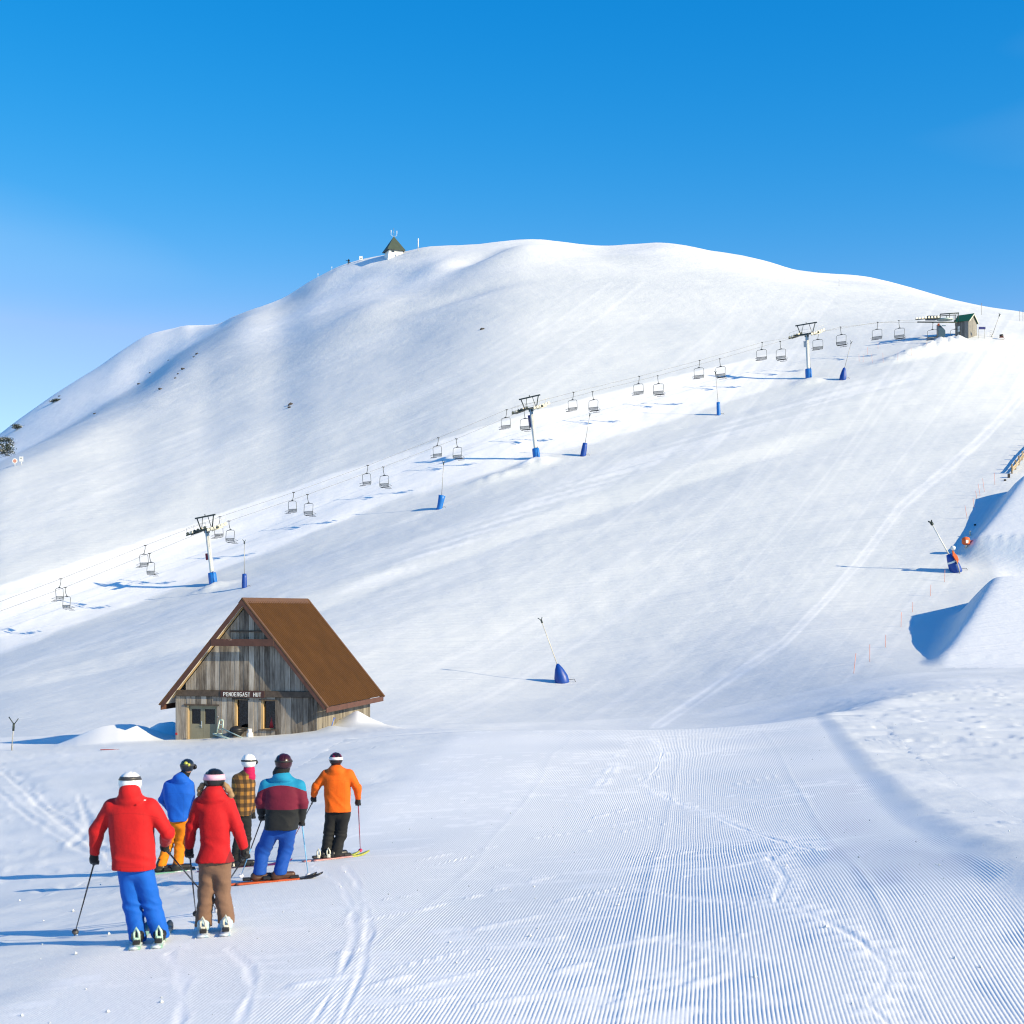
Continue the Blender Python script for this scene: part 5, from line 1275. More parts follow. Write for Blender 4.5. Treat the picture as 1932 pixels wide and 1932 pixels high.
tree(12, 838, 560, 4.4, 4.0, 'smaller snow laden tree on the left skyline, just above the large one', 2)
tree(37, 808, 640, 2.6, 4.6, 'low dark shrub on the left skyline, nearest the trees', 3, 'alpine_shrub', 'shrub')
tree(106, 757, 690, 2.0, 4.4, 'low dark shrub on the left skyline, farthest from the trees', 4, 'alpine_shrub', 'shrub')
# red sled lying by the drift
g = ray_ground(205, 1415, 60, 100)
sl = empty('rescue_sled', g, 0.15); sl.scale = (0.42, 0.25, 0.2); tag(sl, 'flat red rescue sled lying on the snow left of the hut', 'sled')
M_SLED = simple('red_plastic', (0.32, 0.02, 0.02), 0.5)
m_ = MB(); m_.add([(-0.95, -0.2, 0.05), (0.9, -0.2, 0.03), (1.1, 0, 0.12), (0.9, 0.25, 0.03), (-0.95, 0.25, 0.05), (-0.9, -0.28, 0.16), (0.85, -0.28, 0.14), (1.2, 0, 0.2), (0.85, 0.33, 0.14), (-0.9, 0.33, 0.16)], [(0, 1, 2, 3, 4), (0, 5, 6, 1), (1, 6, 7, 2), (2, 7, 8, 3), (3, 8, 9, 4), (4, 9, 5, 0)]); m_.build('tray', M_SLED, sl)
MB().tube([(1.1, -0.1, 0.15), (1.9, -0.15, 0.1), (1.9, 0.2, 0.1), (1.1, 0.12, 0.15)], 0.02, 5).build('pull_bar', M_BLACK, sl)
# crumbs of snow thrown up on the piste and around pads
r = random.Random(11); mb = MB()
for _ in range(420):
    Yc = 9.5 * (60 / 9.5) ** r.random(); Xc = r.uniform(-0.37, 0.37) * Yc
    if r.random() < 0.35: Yc = r.uniform(14, 60)
    s_ = r.choice([0.005, 0.006, 0.008, 0.010, 0.016]) * (1.3 if Xc < -4 else 1)
    z0 = float(z_fore(np.array([Xc]), np.array([Yc]))[0])
    P = []
    for v in ((1, 0, 0), (-1, 0, 0), (0, 1, 0), (0, -1, 0), (0, 0, 0.8), (0, 0, -0.8)):
        P.append(Vector((Xc, Yc, z0 + s_ * 0.4)) + Vector(v) * s_ * r.uniform(0.7, 1.5))
    mb.add(P, [(0, 2, 4), (2, 1, 4), (1, 3, 4), (3, 0, 4), (2, 0, 5), (1, 2, 5), (3, 1, 5), (0, 3, 5)])
tag(mb.build('snow_crumbs', M_SNOW), 'scattered small lumps of loose snow on the run', 'snow', kind='stuff')
# ------------------------------------------------------------------ people: bodies and clothes grown from distance fields
def sd_cone(P, a, b, r1, r2):
    """tapered limb"""
    a = np.asarray(a, float); b = np.asarray(b, float); ab = b - a; L2 = (ab * ab).sum()
    t = np.clip(((P - a) @ ab) / L2, 0, 1)
    return np.linalg.norm(P - a - t[..., None] * ab, axis=-1) - (r1 + (r2 - r1) * t)
def sd_ell(P, c, r):
    r = np.asarray(r, float); q = (P - np.asarray(c, float)) / r
    k0 = np.linalg.norm(q, axis=-1); k1 = np.linalg.norm(q / r, axis=-1)
    return k0 * (k0 - 1) / np.maximum(k1, 1e-9)
def sd_torso(P, prof):
    """prof rows: z, cx, cy, half width, half depth (rising z)"""
    prof = np.asarray(prof, float); z = np.clip(P[..., 2], prof[0, 0], prof[-1, 0])
    cx, cy, a, b = (pchip1(prof[:, 0], prof[:, k], z) for k in (1, 2, 3, 4))
    x, y = (P[..., 0] - cx) / a, (P[..., 1] - cy) / b
    r = (np.abs(x) ** 2.5 + np.abs(y) ** 2.5) ** (1 / 2.5)
    d = (r - 1) * np.minimum(a, b)
    return np.maximum(d, np.maximum(prof[0, 0] - P[..., 2], P[..., 2] - prof[-1, 0]))
def smin(a, b, k):
    h = np.clip(0.5 + 0.5 * (b - a) / k, 0, 1); return b * (1 - h) + a * h - k * h * (1 - h)

def n3(P, s, seed):
    """cheap folded noise for cloth"""
    r = np.random.RandomState(seed); out = 0
    for k in range(4):
        d = r.normal(size=3); d /= np.linalg.norm(d); d[2] *= 1.5
        e = r.normal(size=3) * 0.6
        out = out + np.sin((P @ d) * s * (0.8 + 0.5 * k) + 1.7 * np.sin((P @ e) * s * 0.6 + k) + 6.28 * r.rand()) / (1 + 0.45 * k)
    return out / 2.2

def surf(fn, lo, hi, h):
    """surface nets: zero surface of fn on a grid"""
    lo = np.asarray(lo, float); n = np.maximum(((np.asarray(hi) - lo) / h).astype(int) + 1, 4)
    g = [lo[i] + h * np.arange(n[i]) for i in range(3)]
    P = np.stack(np.meshgrid(*g, indexing='ij'), -1)
    V = fn(P); V[0] = V[-1] = 1; V[:, 0] = V[:, -1] = 1; V[:, :, 0] = V[:, :, -1] = 1
    ins = V < 0
    c = np.array([[i, j, k] for i in (0, 1) for j in (0, 1) for k in (0, 1)])
    sh = tuple(n - 1)
    cnt = sum(ins[a:a + sh[0], b:b + sh[1], d:d + sh[2]].astype(np.int8) for a, b, d in c)
    act = (cnt > 0) & (cnt < 8); idx = np.full(sh, -1); idx[act] = np.arange(act.sum()); A = np.argwhere(act)
    acc = np.zeros((len(A), 3)); num = np.zeros(len(A))
    for a in range(8):
        for b in range(a + 1, 8):
            if np.abs(c[a] - c[b]).sum() != 1: continue
            va = V[A[:, 0] + c[a][0], A[:, 1] + c[a][1], A[:, 2] + c[a][2]]; vb = V[A[:, 0] + c[b][0], A[:, 1] + c[b][1], A[:, 2] + c[b][2]]
            x = (va < 0) != (vb < 0)
            t = np.where(x, va / np.where(x, va - vb, 1), 0)
            acc += x[:, None] * (c[a] + t[:, None] * (c[b] - c[a])); num += x
    verts = lo + h * (A + acc / num[:, None])
    F_ = []
    for ax in range(3):
        u, w = [(1, 2), (2, 0), (0, 1)][ax]
        s0 = [slice(None)] * 3; s1 = [slice(None)] * 3; s0[ax] = slice(0, n[ax] - 1); s1[ax] = slice(1, n[ax])
        a, b = ins[tuple(s0)], ins[tuple(s1)]
        E = np.argwhere(a != b)
        E = E[(E[:, u] > 0) & (E[:, w] > 0) & (E[:, u] < n[u] - 1) & (E[:, w] < n[w] - 1)]
        fl = a[E[:, 0], E[:, 1], E[:, 2]]
        q = []
        for du, dw in ((0, 0), (-1, 0), (-1, -1), (0, -1)):
            e = E.copy(); e[:, u] += du; e[:, w] += dw; q.append(idx[e[:, 0], e[:, 1], e[:, 2]])
        q = np.stack(q, -1); q[~fl] = q[~fl][:, ::-1]
        F_.append(q)
    return verts, np.concatenate(F_)

def grow(name, fn, lo, hi, h, mat, parent, smooth_it=1):
    v, f = surf(fn, lo, hi, h)
    ok = (f >= 0).all(1); f = f[ok]
    o = mesh_np(name, v, f, mat, parent, smooth=True)
    return o

def cloth(name, col, rough=0.75, pattern=None):
    m, n, l, b = nodes_of(name)
    tc = N(n, 'TexCoord').outputs['Object']
    nz = noise(n, l, tc, 9.0, 4, 0.6)
    c = mixc(n, l, nz, tuple(k * 0.82 for k in col), tuple(min(1, k * 1.14) for k in col))
    if pattern: c = pattern(n, l, tc, c)
    l.new(c, b.inputs['Base Color']); b.inputs['Roughness'].default_value = rough; b.inputs['Specular IOR Level'].default_value = 0.25
    b.inputs['Sheen Weight'].default_value = 0.08
    wv = noise(n, l, tc, 26.0, 3, 0.6); fine = noise(n, l, tc, 400.0, 2, 0.5)
    n1 = bump(n, l, None, wv, 0.16, 0.02); bump(n, l, b, fine, 0.15, 0.001, n1)
    return m

M_SKIN = simple('skin', (0.45, 0.24, 0.17), 0.55, var=0.08)
M_GLOVE = cloth('black_gloves', (0.012, 0.012, 0.014), 0.7)
M_BOOTB = simple('black_boot_shell', (0.018, 0.018, 0.02), 0.35)
M_SOLE = simple('pale_heel_piece', (0.66, 0.66, 0.58), 0.4)
M_HAIR = cloth('brown_hair', (0.30, 0.19, 0.10), 0.6)

class Fig:
    def __init__(s, foot, hgt_px, label):
        """foot: photograph point between the boots"""
        s.g = ray_ground(foot[0], foot[1], 9, 40); s.d = s.g.y; s.px = F / s.d
        s.root = empty('person', s.g); tag(s.root, label, 'person', 'skiers setting off downhill')
    def P(s, x, y, dy=0.0):
        """photograph point at dy metres beyond the figure's depth, in local space"""
        return np.array(at(x, y, s.d + dy) - s.g)
    def W(s, p): return Vector(p) + s.g

def bounds(pts, pad):
    pts = np.array(pts); return pts.min(0) - pad, pts.max(0) + pad

def ground_local(s, p):
    w = s.W(p); return hz(w.x, w.y) - s.g.z

def person(foot, label, head, hr, neck, sh, el, wr, hem, hemw, waistw, chestw, hip, kn, an, hd, mats, hood=None, depth=0.150, seed=1, extra=None, trouser_r=(0.105, 0.088, 0.082), flare=0.0, sleeve=(0.082, 0.066, 0.052), facing=0.0, cuff=None, skip_left=False):
    """all joints as (x, y[, dy]) in the photograph reading; returns Fig with wrist points"""
    s = Fig(foot, 0, label); P = lambda q: s.P(q[0], q[1], q[2] if len(q) > 2 else 0.0)
    m_j, m_t, m_h, m_s = mats
    HD, NK = P(head), P(neck); S_ = [P(q) for q in sh]; E_ = [P(q) for q in el]; W_ = [P(q) for q in wr]
    HP = [P(q) for q in hip]; K_ = [P(q) for q in kn]; A_ = [P(q) for q in an]
    hc = (HP[0] + HP[1]) / 2; ch = (S_[0] + S_[1]) / 2
    z_hem = P((hem[0], hem[1]))[2]; xm = P(hem)[0]
    zt, zb = ch[2], z_hem
    # body under the clothes: one continuous skin
    def f_body(Q):
        d = sd_cone(Q, hc + np.array([0, 0, 0.10]), ch - np.array([0, 0, 0.08]), 0.09, 0.11)
        d = smin(d, sd_cone(Q, ch - np.array([0, 0, 0.05]), HD - np.array([0, 0, 0.07]), 0.06, 0.055), 0.05)
        d = smin(d, sd_ell(Q, HD - np.array([0, 0, hr * 0.36]), (hr * 0.74, hr * 0.86, hr * 0.98)), 0.03)
        fx, fy = math.sin(facing), math.cos(facing)          # face direction: away from the camera, turned by facing
        c = HD - np.array([0, 0, hr * 0.1]) + np.array([fx, fy, 0]) * hr * 0.84
        d = smin(d, sd_ell(Q, c - np.array([0, 0, hr * 0.35]), (0.02, 0.02, 0.03)), 0.02)                       # nose
        d = smin(d, sd_ell(Q, c - np.array([0, 0, hr * 0.75]) - np.array([fx, fy, 0]) * 0.012, (0.03, 0.02, 0.014)), 0.015)  # mouth
        for k in (0, 1):
            side = np.array([fy, -fx, 0]) * (1 if k else -1)
            d = np.minimum(d, sd_ell(Q, HD + side * hr * 0.74 - np.array([0, 0, hr * 0.4]), (0.02, 0.025, 0.035)))   # ears
            d = smin(d, sd_cone(Q, S_[k], E_[k], 0.05, 0.042), 0.04); d = smin(d, sd_cone(Q, E_[k], W_[k], 0.042, 0.03), 0.02)
            d = smin(d, sd_cone(Q, HP[k], K_[k], 0.075, 0.055), 0.04); d = smin(d, sd_cone(Q, K_[k], A_[k], 0.052, 0.04), 0.02)
        return d
    lo, hi = bounds([HD, *S_, *E_, *W_, *K_, *A_], 0.2)
    grow('body', f_body, lo, hi, 0.022, M_SKIN, s.root)
    # jacket
    cw, ww, hw = (q / s.px / 2 for q in (chestw, waistw, hemw))
    prof = [(zb, xm, hc[1], hw, depth * 1.1), (zb + (zt - zb) * 0.33, xm * 0.6 + ch[0] * 0.4, hc[1] * 0.6 + ch[1] * 0.4, ww, depth * 0.95), (zb + (zt - zb) * 0.78, ch[0], ch[1], cw, depth * 1.02), (zt + 0.03, ch[0], ch[1], cw * 0.86, depth * 0.8), (zt + 0.075, ch[0] * 0.7 + NK[0] * 0.3, ch[1], cw * 0.5, depth * 0.55)]
    def f_jacket(Q):
        d = sd_torso(Q, prof)
        d = smin(d, sd_cone(Q, S_[0] + np.array([0.02, 0, -0.03]), S_[1] + np.array([-0.02, 0, -0.03]), 0.075, 0.075), 0.06)
        for k in (0, 1):
            da = sd_cone(Q, S_[k], E_[k], sleeve[0], sleeve[1]); da = smin(da, sd_cone(Q, E_[k], W_[k], sleeve[1] * 1.03, sleeve[2]), 0.02)
            da = np.maximum(da, -(np.linalg.norm(Q - W_[k] - (W_[k] - E_[k]) / np.linalg.norm(W_[k] - E_[k]) * 0.065, axis=-1) - 0.052))
            d = smin(d, da, 0.028)
        d = smin(d, sd_cone(Q, ch + np.array([0, 0, 0.04]), NK, 0.10, 0.078), 0.05)
        for k in (0, 1): d = smin(d, sd_cone(Q, NK * 0.55 + ch * 0.45, S_[k] * 0.85 + ch * 0.15 + np.array([0, 0, 0.0]), 0.085, 0.072), 0.06)
        if hood is not None:
            c = P(hood[:3]); d = smin(d, sd_ell(Q, c, hood[3]), 0.05)
            d = smin(d, sd_ell(Q, c + np.array([0, 0.015, -hood[3][2] * 0.62]), (hood[3][0] * 1.38, hood[3][1] * 1.02, hood[3][2] * 0.62)), 0.014)
        fold = n3(Q, 11, seed) * 0.007 + n3(Q, 34, seed + 5) * 0.0018
        zz = (Q[..., 2] - zb) / (zt - zb)
        fold = fold + 0.0085 * (np.abs(np.sin(Q[..., 2] * 17 + 10 * Q[..., 0] + 2.6 * n3(Q, 7, seed + 2))) - 0.6) * np.exp(-((zz - 0.25) / 0.22) ** 2)
        for k in (0, 1): fold = fold + 0.0042 * np.sin(np.linalg.norm(Q - S_[k], axis=-1) * 70 + 2 * n3(Q, 12, seed + 7)) * np.exp(-(np.linalg.norm(Q - E_[k], axis=-1) / 0.11) ** 2)
        d = d + fold
        return np.maximum(d, zb + 0.006 * np.sin(Q[..., 0] * 21 + seed) - Q[..., 2])
    lo, hi = bounds([*S_, *E_, *W_, NK, [xm - hw, hc[1], zb], [xm + hw, hc[1], zb]] + ([P(hood[:3])] if hood is not None else []), 0.19)
    lo[2] = min(lo[2], zb - 0.05)
    grow('jacket', f_jacket, lo, hi, 0.0115, m_j, s.root)
    # trousers
    r1, r2, r3 = trouser_r
    GZ = [ground_local(s, a) for a in A_]
    def f_tr(Q):
        d = None
        for k in (0, 1):
            dk = sd_cone(Q, HP[k], K_[k], r1 * 0.98, r2); dk = smin(dk, sd_cone(Q, K_[k], A_[k], r2 * 0.98, r3 * (1 + flare)), 0.03)
            d = dk if d is None else smin(d, dk, 0.022)
        d = smin(d, sd_cone(Q, HP[0] + np.array([0, 0, 0.05]), HP[1] + np.array([0, 0, 0.05]), 0.098, 0.098), 0.04)
        d = smin(d, sd_ell(Q, hc - np.array([0, 0, 0.04]), (0.09, 0.10, 0.10)), 0.05)
        fold = n3(Q, 12, seed + 11) * 0.008 + n3(Q, 33, seed + 13) * 0.003
        for k in (0, 1):
            fold = fold + 0.018 * (np.abs(np.sin(Q[..., 2] * 30 + 14 * Q[..., 0] + 2.2 * n3(Q, 9, seed + 17))) - 0.6) * np.exp(-(np.linalg.norm(Q - K_[k], axis=-1) / 0.13) ** 2)
            fold = fold + 0.010 * (np.abs(np.sin(Q[..., 2] * 36 - 16 * Q[..., 0] + 1.5 * n3(Q, 11, seed + 19))) - 0.6) * np.exp(-(np.linalg.norm(Q - A_[k] - np.array([0, 0, 0.1]), axis=-1) / 0.12) ** 2)
        d = d + fold
        cut = np.minimum(A_[0][2], A_[1][2]) if cuff is None else cuff
        # each leg ends in its own hem
        pl = np.where(np.abs(Q[..., 0] - A_[0][0]) < np.abs(Q[..., 0] - A_[1][0]), A_[0][2], A_[1][2]) - 0.02
        return np.maximum(d, pl - Q[..., 2])
    lo, hi = bounds([*HP, *K_, *A_], 0.2)
    grow('trousers', f_tr, lo, hi, 0.0115, m_t, s.root)
    def f_nk(Q): return sd_cone(Q, NK - np.array([0, 0, 0.02]), HD - np.array([0, 0.0, hr * 0.62]), 0.082, 0.074) + 0.003 * n3(Q, 30, seed)
    lo, hi = bounds([NK, HD], 0.14); hi[2] = HD[2]
    grow('neck_tube', f_nk, lo, hi, 0.011, m_s.get('neck', C_BLK), s.root)
    # gloves: palm, four fingers closed round a grip, thumb
    s.hand = []
    for k in (0, 1):
        a = W_[k]; dirv = W_[k] - E_[k]; dirv = dirv / np.linalg.norm(dirv)
        out = np.array([1.0 if k else -1.0, 0, 0]); fw = np.array([0, 1.0, -0.15]); fw /= np.linalg.norm(fw)
        dn = dirv * 0.55 + np.array([0, 0.1, -0.6]); dn /= np.linalg.norm(dn)
        pc = a + dn * 0.075; s.hand.append(pc + dn * 0.02 + fw * 0.03)
        side = np.cross(dn, fw); side /= np.linalg.norm(side)
        def f_gl(Q, a=a, pc=pc, dn=dn, fw=fw, side=side):
            d = sd_cone(Q, a - dn * 0.02, a + dn * 0.03, 0.046, 0.042)
            d = smin(d, sd_ell(Q, pc, (0.046, 0.046, 0.05)), 0.02)
            for i in range(4):
                o = side * (i - 1.5) * 0.023; L = (0.036, 0.042, 0.040, 0.032)[i]
                k0 = pc + dn * 0.035 + o; k1 = k0 + (dn * 0.5 + fw * 0.8) * L; k2 = k1 + (fw * 0.4 - dn * 0.75) * L; k3 = k2 - (fw * 0.75 + dn * 0.2) * L * 0.7
                d = smin(d, np.minimum(np.minimum(sd_cone(Q, k0, k1, 0.0135, 0.013), sd_cone(Q, k1, k2, 0.013, 0.012)), sd_cone(Q, k2, k3, 0.012, 0.011)), 0.005)
            t0 = pc - side * 0.035; t1 = t0 - side * 0.012 + fw * 0.035 + dn * 0.02; t2 = t1 + side * 0.03 + fw * 0.02
            return smin(d, np.minimum(sd_cone(Q, t0, t1, 0.015, 0.014), sd_cone(Q, t1, t2, 0.014, 0.012)), 0.008)
        lo, hi = bounds([a, pc, pc + dn * 0.09 + fw * 0.09], 0.075)
        grow('glove', f_gl, lo, hi, 0.0065, m_s.get('glove', M_GLOVE), s.root)
    # helmet with strap band and goggles
    def f_h(Q):
        c = HD - np.array([0, 0, hr * 0.14])
        d = sd_ell(Q, c, (hr * 1.02, hr * 1.16, hr * 1.05))
        d = np.maximum(d, (c[2] - hr * 0.74) - Q[..., 2])
        fx, fy = math.sin(facing), math.cos(facing)
        face = (Q - c) @ np.array([fx, fy, 0])
        d = np.maximum(d, np.minimum(face - hr * 0.62, 10) * (Q[..., 2] < c[2] - hr * 0.02) + -10 * (Q[..., 2] >= c[2] - hr * 0.02))
        vent = 0.004 * (np.sin((Q[..., 0] - c[0]) * 75) > 0.8) * (Q[..., 2] > c[2] + hr * 0.35)
        return d + vent
    he = grow('helmet', f_h, HD - hr * 1.5, HD + hr * 1.6, 0.0085, m_h, s.root)
    zb_ = m_s.get('band_z', 0.12); tilt = m_s.get('tilt', 0.06); ring = []
    nseg = 40; hb = m_s.get('band_h', 0.022); V, Q_ = [], []
    c = HD - np.array([0, 0, hr * 0.14])
    for i in range(nseg):
        a = 2 * math.pi * i / nseg; ca, sa = math.cos(a), math.sin(a)
        fd = sa * math.cos(facing) + ca * math.sin(facing)
        for w, sc in ((-1, 1.0), (1, 1.0), (1, 1.05), (-1, 1.05)):
            zz = zb_ * hr - tilt * sa * hr + w * hb
            k = math.sqrt(max(0.05, 1 - (zz / (hr * 1.05)) ** 2))
            V.append((c[0] + ca * hr * 1.02 * k * sc + 0.0, c[1] + sa * hr * 1.16 * k * sc, c[2] + zz))
    for i in range(nseg):
        j = (i + 1) % nseg
        for e in range(4): Q_.append((4 * i + e, 4 * i + (e + 1) % 4, 4 * j + (e + 1) % 4, 4 * j + e))
    st_ = mesh_np('goggle_strap', V, np.array(Q_), m_s['strap'], he, smooth=False)
    fx, fy = math.sin(facing), math.cos(facing)
    mb = MB(); cc = Vector(c) + Vector((fx, fy, 0)) * hr * 1.02 - Vector((0, 0, hr * 0.18)); sd_ = Vector((fy, -fx, 0))
    mb.lathe([(hr * 0.2, -0.02), (hr * 0.72, -0.015), (hr * 0.78, 0.0), (hr * 0.7, 0.02), (hr * 0.2, 0.028)], 16, cc, rotm_from(sd_, Vector((fx, fy, 0))) @ Matrix.Diagonal((1.0, 0.55, 1.0)))
    mb.build('goggles', M_BLACK, s.root)
    # boots
    for k in (0, 1):
        a = A_[k]; gz_ = GZ[k] + 0.035
        bd = m_s.get('boot_dir', (0.1, 1.0)); bd = np.array([bd[0], bd[1], 0.0]); bd /= np.linalg.norm(bd)
        b0 = np.array([a[0], a[1], gz_ + 0.05])
        def f_b(Q, a=a, b0=b0, bd=bd):
            d = sd_cone(Q, b0 - bd * 0.07, b0 + bd * 0.17, 0.058, 0.05); d = smin(d, sd_cone(Q, b0 - bd * 0.05, a + np.array([0, 0, 0.06]), 0.064, 0.06), 0.03)
            d = np.maximum(d, (b0[2] - 0.055) - Q[..., 2])
            return d + 0.004 * (np.sin(Q[..., 2] * 95) > 0.55)
        lo, hi = bounds([a + np.array([0, 0, 0.08]), b0 - bd * 0.1, b0 + bd * 0.2, b0 - np.array([0, 0, 0.05])], 0.1)
        bo = grow('boot', f_b, lo, hi, 0.0095, m_s.get('boot', M_BOOTB), s.root)
        if m_s.get('heel') is not None:
            mb = MB(); cb = Vector(b0 - bd * 0.135) + Vector((0, 0, 0.0))
            mb.tube([cb + Vector((-0.028, 0, -0.05)), cb + Vector((-0.024, -0.015, 0.06)), cb + Vector((0, -0.02, 0.11)), cb + Vector((0.024, -0.015, 0.06)), cb + Vector((0.028, 0, -0.05))], 0.013, 6)
            mb.box(cb + Vector((0, -0.01, -0.02)), (0.05, 0.05, 0.06), bev=0.01); mb.build('heel_piece', m_s['heel'], bo)
    s.A_, s.GZ, s.HD, s.P_ = A_, GZ, HD, P
    if extra: extra(s, P)
    return s

def ski(s, k, direction, length, back, mat, tipmat, label, width=0.09, tipw=0.11):
    """one ski under boot k of figure s, pointing along direction"""
    a = s.A_[k]; w = s.W(a); d = Vector((direction[0], direction[1], 0)).normalized(); n_ = Vector((d.y, -d.x, 0))
    root = empty('ski', (w.x, w.y, hz(w.x, w.y))); tag(root, label, 'ski', 'skis worn by the skiers')
    V, Q_ = [], []; N_ = 22
    for i in range(N_ + 1):
        t = i / N_; q = -back + length * t
        p = Vector((w.x, w.y, 0)) + d * q; z = hz(p.x, p.y) + 0.004
        rise = max(0, (q - (length - back) + 0.24)) / 0.24; z += 0.06 * rise ** 1.8
        hw_ = width / 2 * (1 + 0.22 * (2 * t - 1) ** 2) * (1 if rise <= 0 else math.sqrt(max(0.02, 1 - (rise * 0.98) ** 2.5)))
        for sx in (-1, 1):
            for dz in (0.0, 0.02): V.append(tuple(p + n_ * sx * hw_ + Vector((0, 0, z + dz)) - root.location))
    for i in range(N_):
        b = 4 * i; e = b + 4
        Q_ += [(b + 1, b + 3, e + 3, e + 1), (b, e, e + 2, b + 2), (b, b + 1, e + 1, e), (b + 2, e + 2, e + 3, b + 3)]
    Q_ += [(0, 2, 3, 1), (4 * N_, 4 * N_ + 1, 4 * N_ + 3, 4 * N_ + 2)]
    o = mesh_np('base', np.array(V), np.array(Q_), [mat, tipmat], root)
    for p_ in o.data.polygons:
        if p_.center and (Vector(p_.center) + root.location - Vector((w.x, w.y, 0))).dot(d) > (length - back) - 0.34: p_.material_index = 1
    mb = MB(); z0 = hz(w.x, w.y) + 0.035 - root.location.z
    for q in (-0.17, 0.2): mb.box(d * q + Vector((0, 0, z0 + 0.022)), (0.07, 0.13, 0.045), rot=math.atan2(d.y, d.x) - math.pi / 2, bev=0.01)
    mb.build('binding', M_BLACK, root)

def pole(hand, tip, mat_up, mat_lo, label, basket, split=0.45):
    hand, tip = Vector(hand), Vector(tip); d = (tip - hand).normalized()
    root = empty('ski_pole', tip); tag(root, label, 'ski pole', 'ski poles held by the skiers')
    top = hand - d * 0.10; L = (tip - top).length; q = lambda f: top + d * L * f - tip
    MB().tube([q(0), q(0.11)], 0.016, 8).build('grip', M_BLACK, root)
    MB().tube([q(0.10), q(split)], 0.0085, 8).build('shaft', mat_up, root)
    MB().tube([q(split), q(1.0)], 0.008, 8, r_end=0.005).build('lower_shaft', mat_lo, root)
    R = rotm_from(Vector((1, 0, 0)), d); MB().lathe([(0.008, -0.02), (0.034, -0.008), (0.037, 0.0), (0.010, 0.008)], 12, q(0.945), R).build('basket', basket, root)

# ---- colours
def seams(z0, xc, xs, zlo):
    """stitched yoke and side seams of a shell jacket"""
    def f(n, l, tc, c):
        sp_ = N(n, 'SeparateXYZ'); l.new(tc, sp_.inputs[0]); dx = mathn(n, l, 'SUBTRACT', sp_.outputs[0], xc); ax = mathn(n, l, 'ABSOLUTE', dx)
        a = mathn(n, l, 'LESS_THAN', mathn(n, l, 'ABSOLUTE', mathn(n, l, 'ADD', mathn(n, l, 'SUBTRACT', sp_.outputs[2], z0), mathn(n, l, 'MULTIPLY', mathn(n, l, 'MULTIPLY', dx, dx), 0.8))), 0.0045)
        b = mathn(n, l, 'MULTIPLY', mathn(n, l, 'LESS_THAN', mathn(n, l, 'ABSOLUTE', mathn(n, l, 'SUBTRACT', ax, xs)), 0.004), mathn(n, l, 'LESS_THAN', sp_.outputs[2], z0))
        h = mathn(n, l, 'LESS_THAN', mathn(n, l, 'ABSOLUTE', mathn(n, l, 'SUBTRACT', sp_.outputs[2], zlo)), 0.0035)
        return mixc(n, l, mathn(n, l, 'MULTIPLY', mathn(n, l, 'MAXIMUM', mathn(n, l, 'MAXIMUM', a, b), h), 0.2), c, mixc(n, l, 1.0, c, (0.3, 0.3, 0.3), 'MULTIPLY'))
    return f
def seam_args(foot, q, xc, yyoke, half, yhem):
    g = ray_ground(foot[0], foot[1], 9, 40); z = lambda y: (HY - q(0, y)[1]) / F * g.y - g.z
    return seams(z(yyoke), (q(xc, 0)[0] - foot[0]) / F * g.y, half, z(yhem) + 0.045)
C_RED = cloth('red_shell', (0.50, 0.008, 0.011)); C_RED2 = None
_zb = {}
def pat_side(n, l, tc, c):
    sp_ = N(n, 'SeparateXYZ'); l.new(tc, sp_.inputs[0]); ax = mathn(n, l, 'ABSOLUTE', mathn(n, l, 'SUBTRACT', sp_.outputs[0], _zb['x']))
    a = mathn(n, l, 'GREATER_THAN', mathn(n, l, 'SUBTRACT', ax, mathn(n, l, 'MULTIPLY', mathn(n, l, 'SUBTRACT', sp_.outputs[2], _zb['h']), 0.27)), 0.125); b = mathn(n, l, 'LESS_THAN', ax, 0.215); d = mathn(n, l, 'LESS_THAN', sp_.outputs[2], _zb['z'])
    return mixc(n, l, mathn(n, l, 'MULTIPLY', mathn(n, l, 'MULTIPLY', a, b), d), c, (0.20, 0.008, 0.014))
C_BLUEJ = cloth('bright_blue_shell', (0.003, 0.092, 0.50)); C_BLUET = cloth('blue_trousers', (0.003, 0.10, 0.50)); C_BLUET2 = cloth('royal_blue_trousers', (0.004, 0.062, 0.34))
C_ORT = cloth('amber_trousers', (0.72, 0.20, 0.003)); C_ORJ = cloth('orange_shell', (0.74, 0.115, 0.004)); C_TAN = cloth('taupe_trousers', (0.185, 0.105, 0.07)); C_BLK = cloth('black_trousers', (0.010, 0.011, 0.013))
def pat_check(n, l, tc, c):
    sp_ = N(n, 'SeparateXYZ'); l.new(tc, sp_.inputs[0])
    def band(v, f, ph): return mathn(n, l, 'GREATER_THAN', mathn(n, l, 'SINE', mathn(n, l, 'ADD', mathn(n, l, 'MULTIPLY', v, f), ph)), -0.05)
    bx = band(mathn(n, l, 'ADD', sp_.outputs[0], mathn(n, l, 'MULTIPLY', sp_.outputs[1], 0.8)), 56.0, 0.7); bz = band(sp_.outputs[2], 50.0, 0.2)
    s_ = mathn(n, l, 'MULTIPLY', mathn(n, l, 'ADD', bx, bz), 0.5)
    return mixc(n, l, 0.9, c, ramp(n, l, s_, [(0.0, (0.36, 0.17, 0.035)), (0.35, (0.36, 0.17, 0.035)), (0.4, (0.10, 0.055, 0.025)), (0.6, (0.10, 0.055, 0.025)), (0.9, (0.022, 0.018, 0.014)), (1.0, (0.022, 0.018, 0.014))]))
C_CHECK = cloth('checked_flannel', (0.36, 0.17, 0.035), 0.85, pat_check)
_z = {}
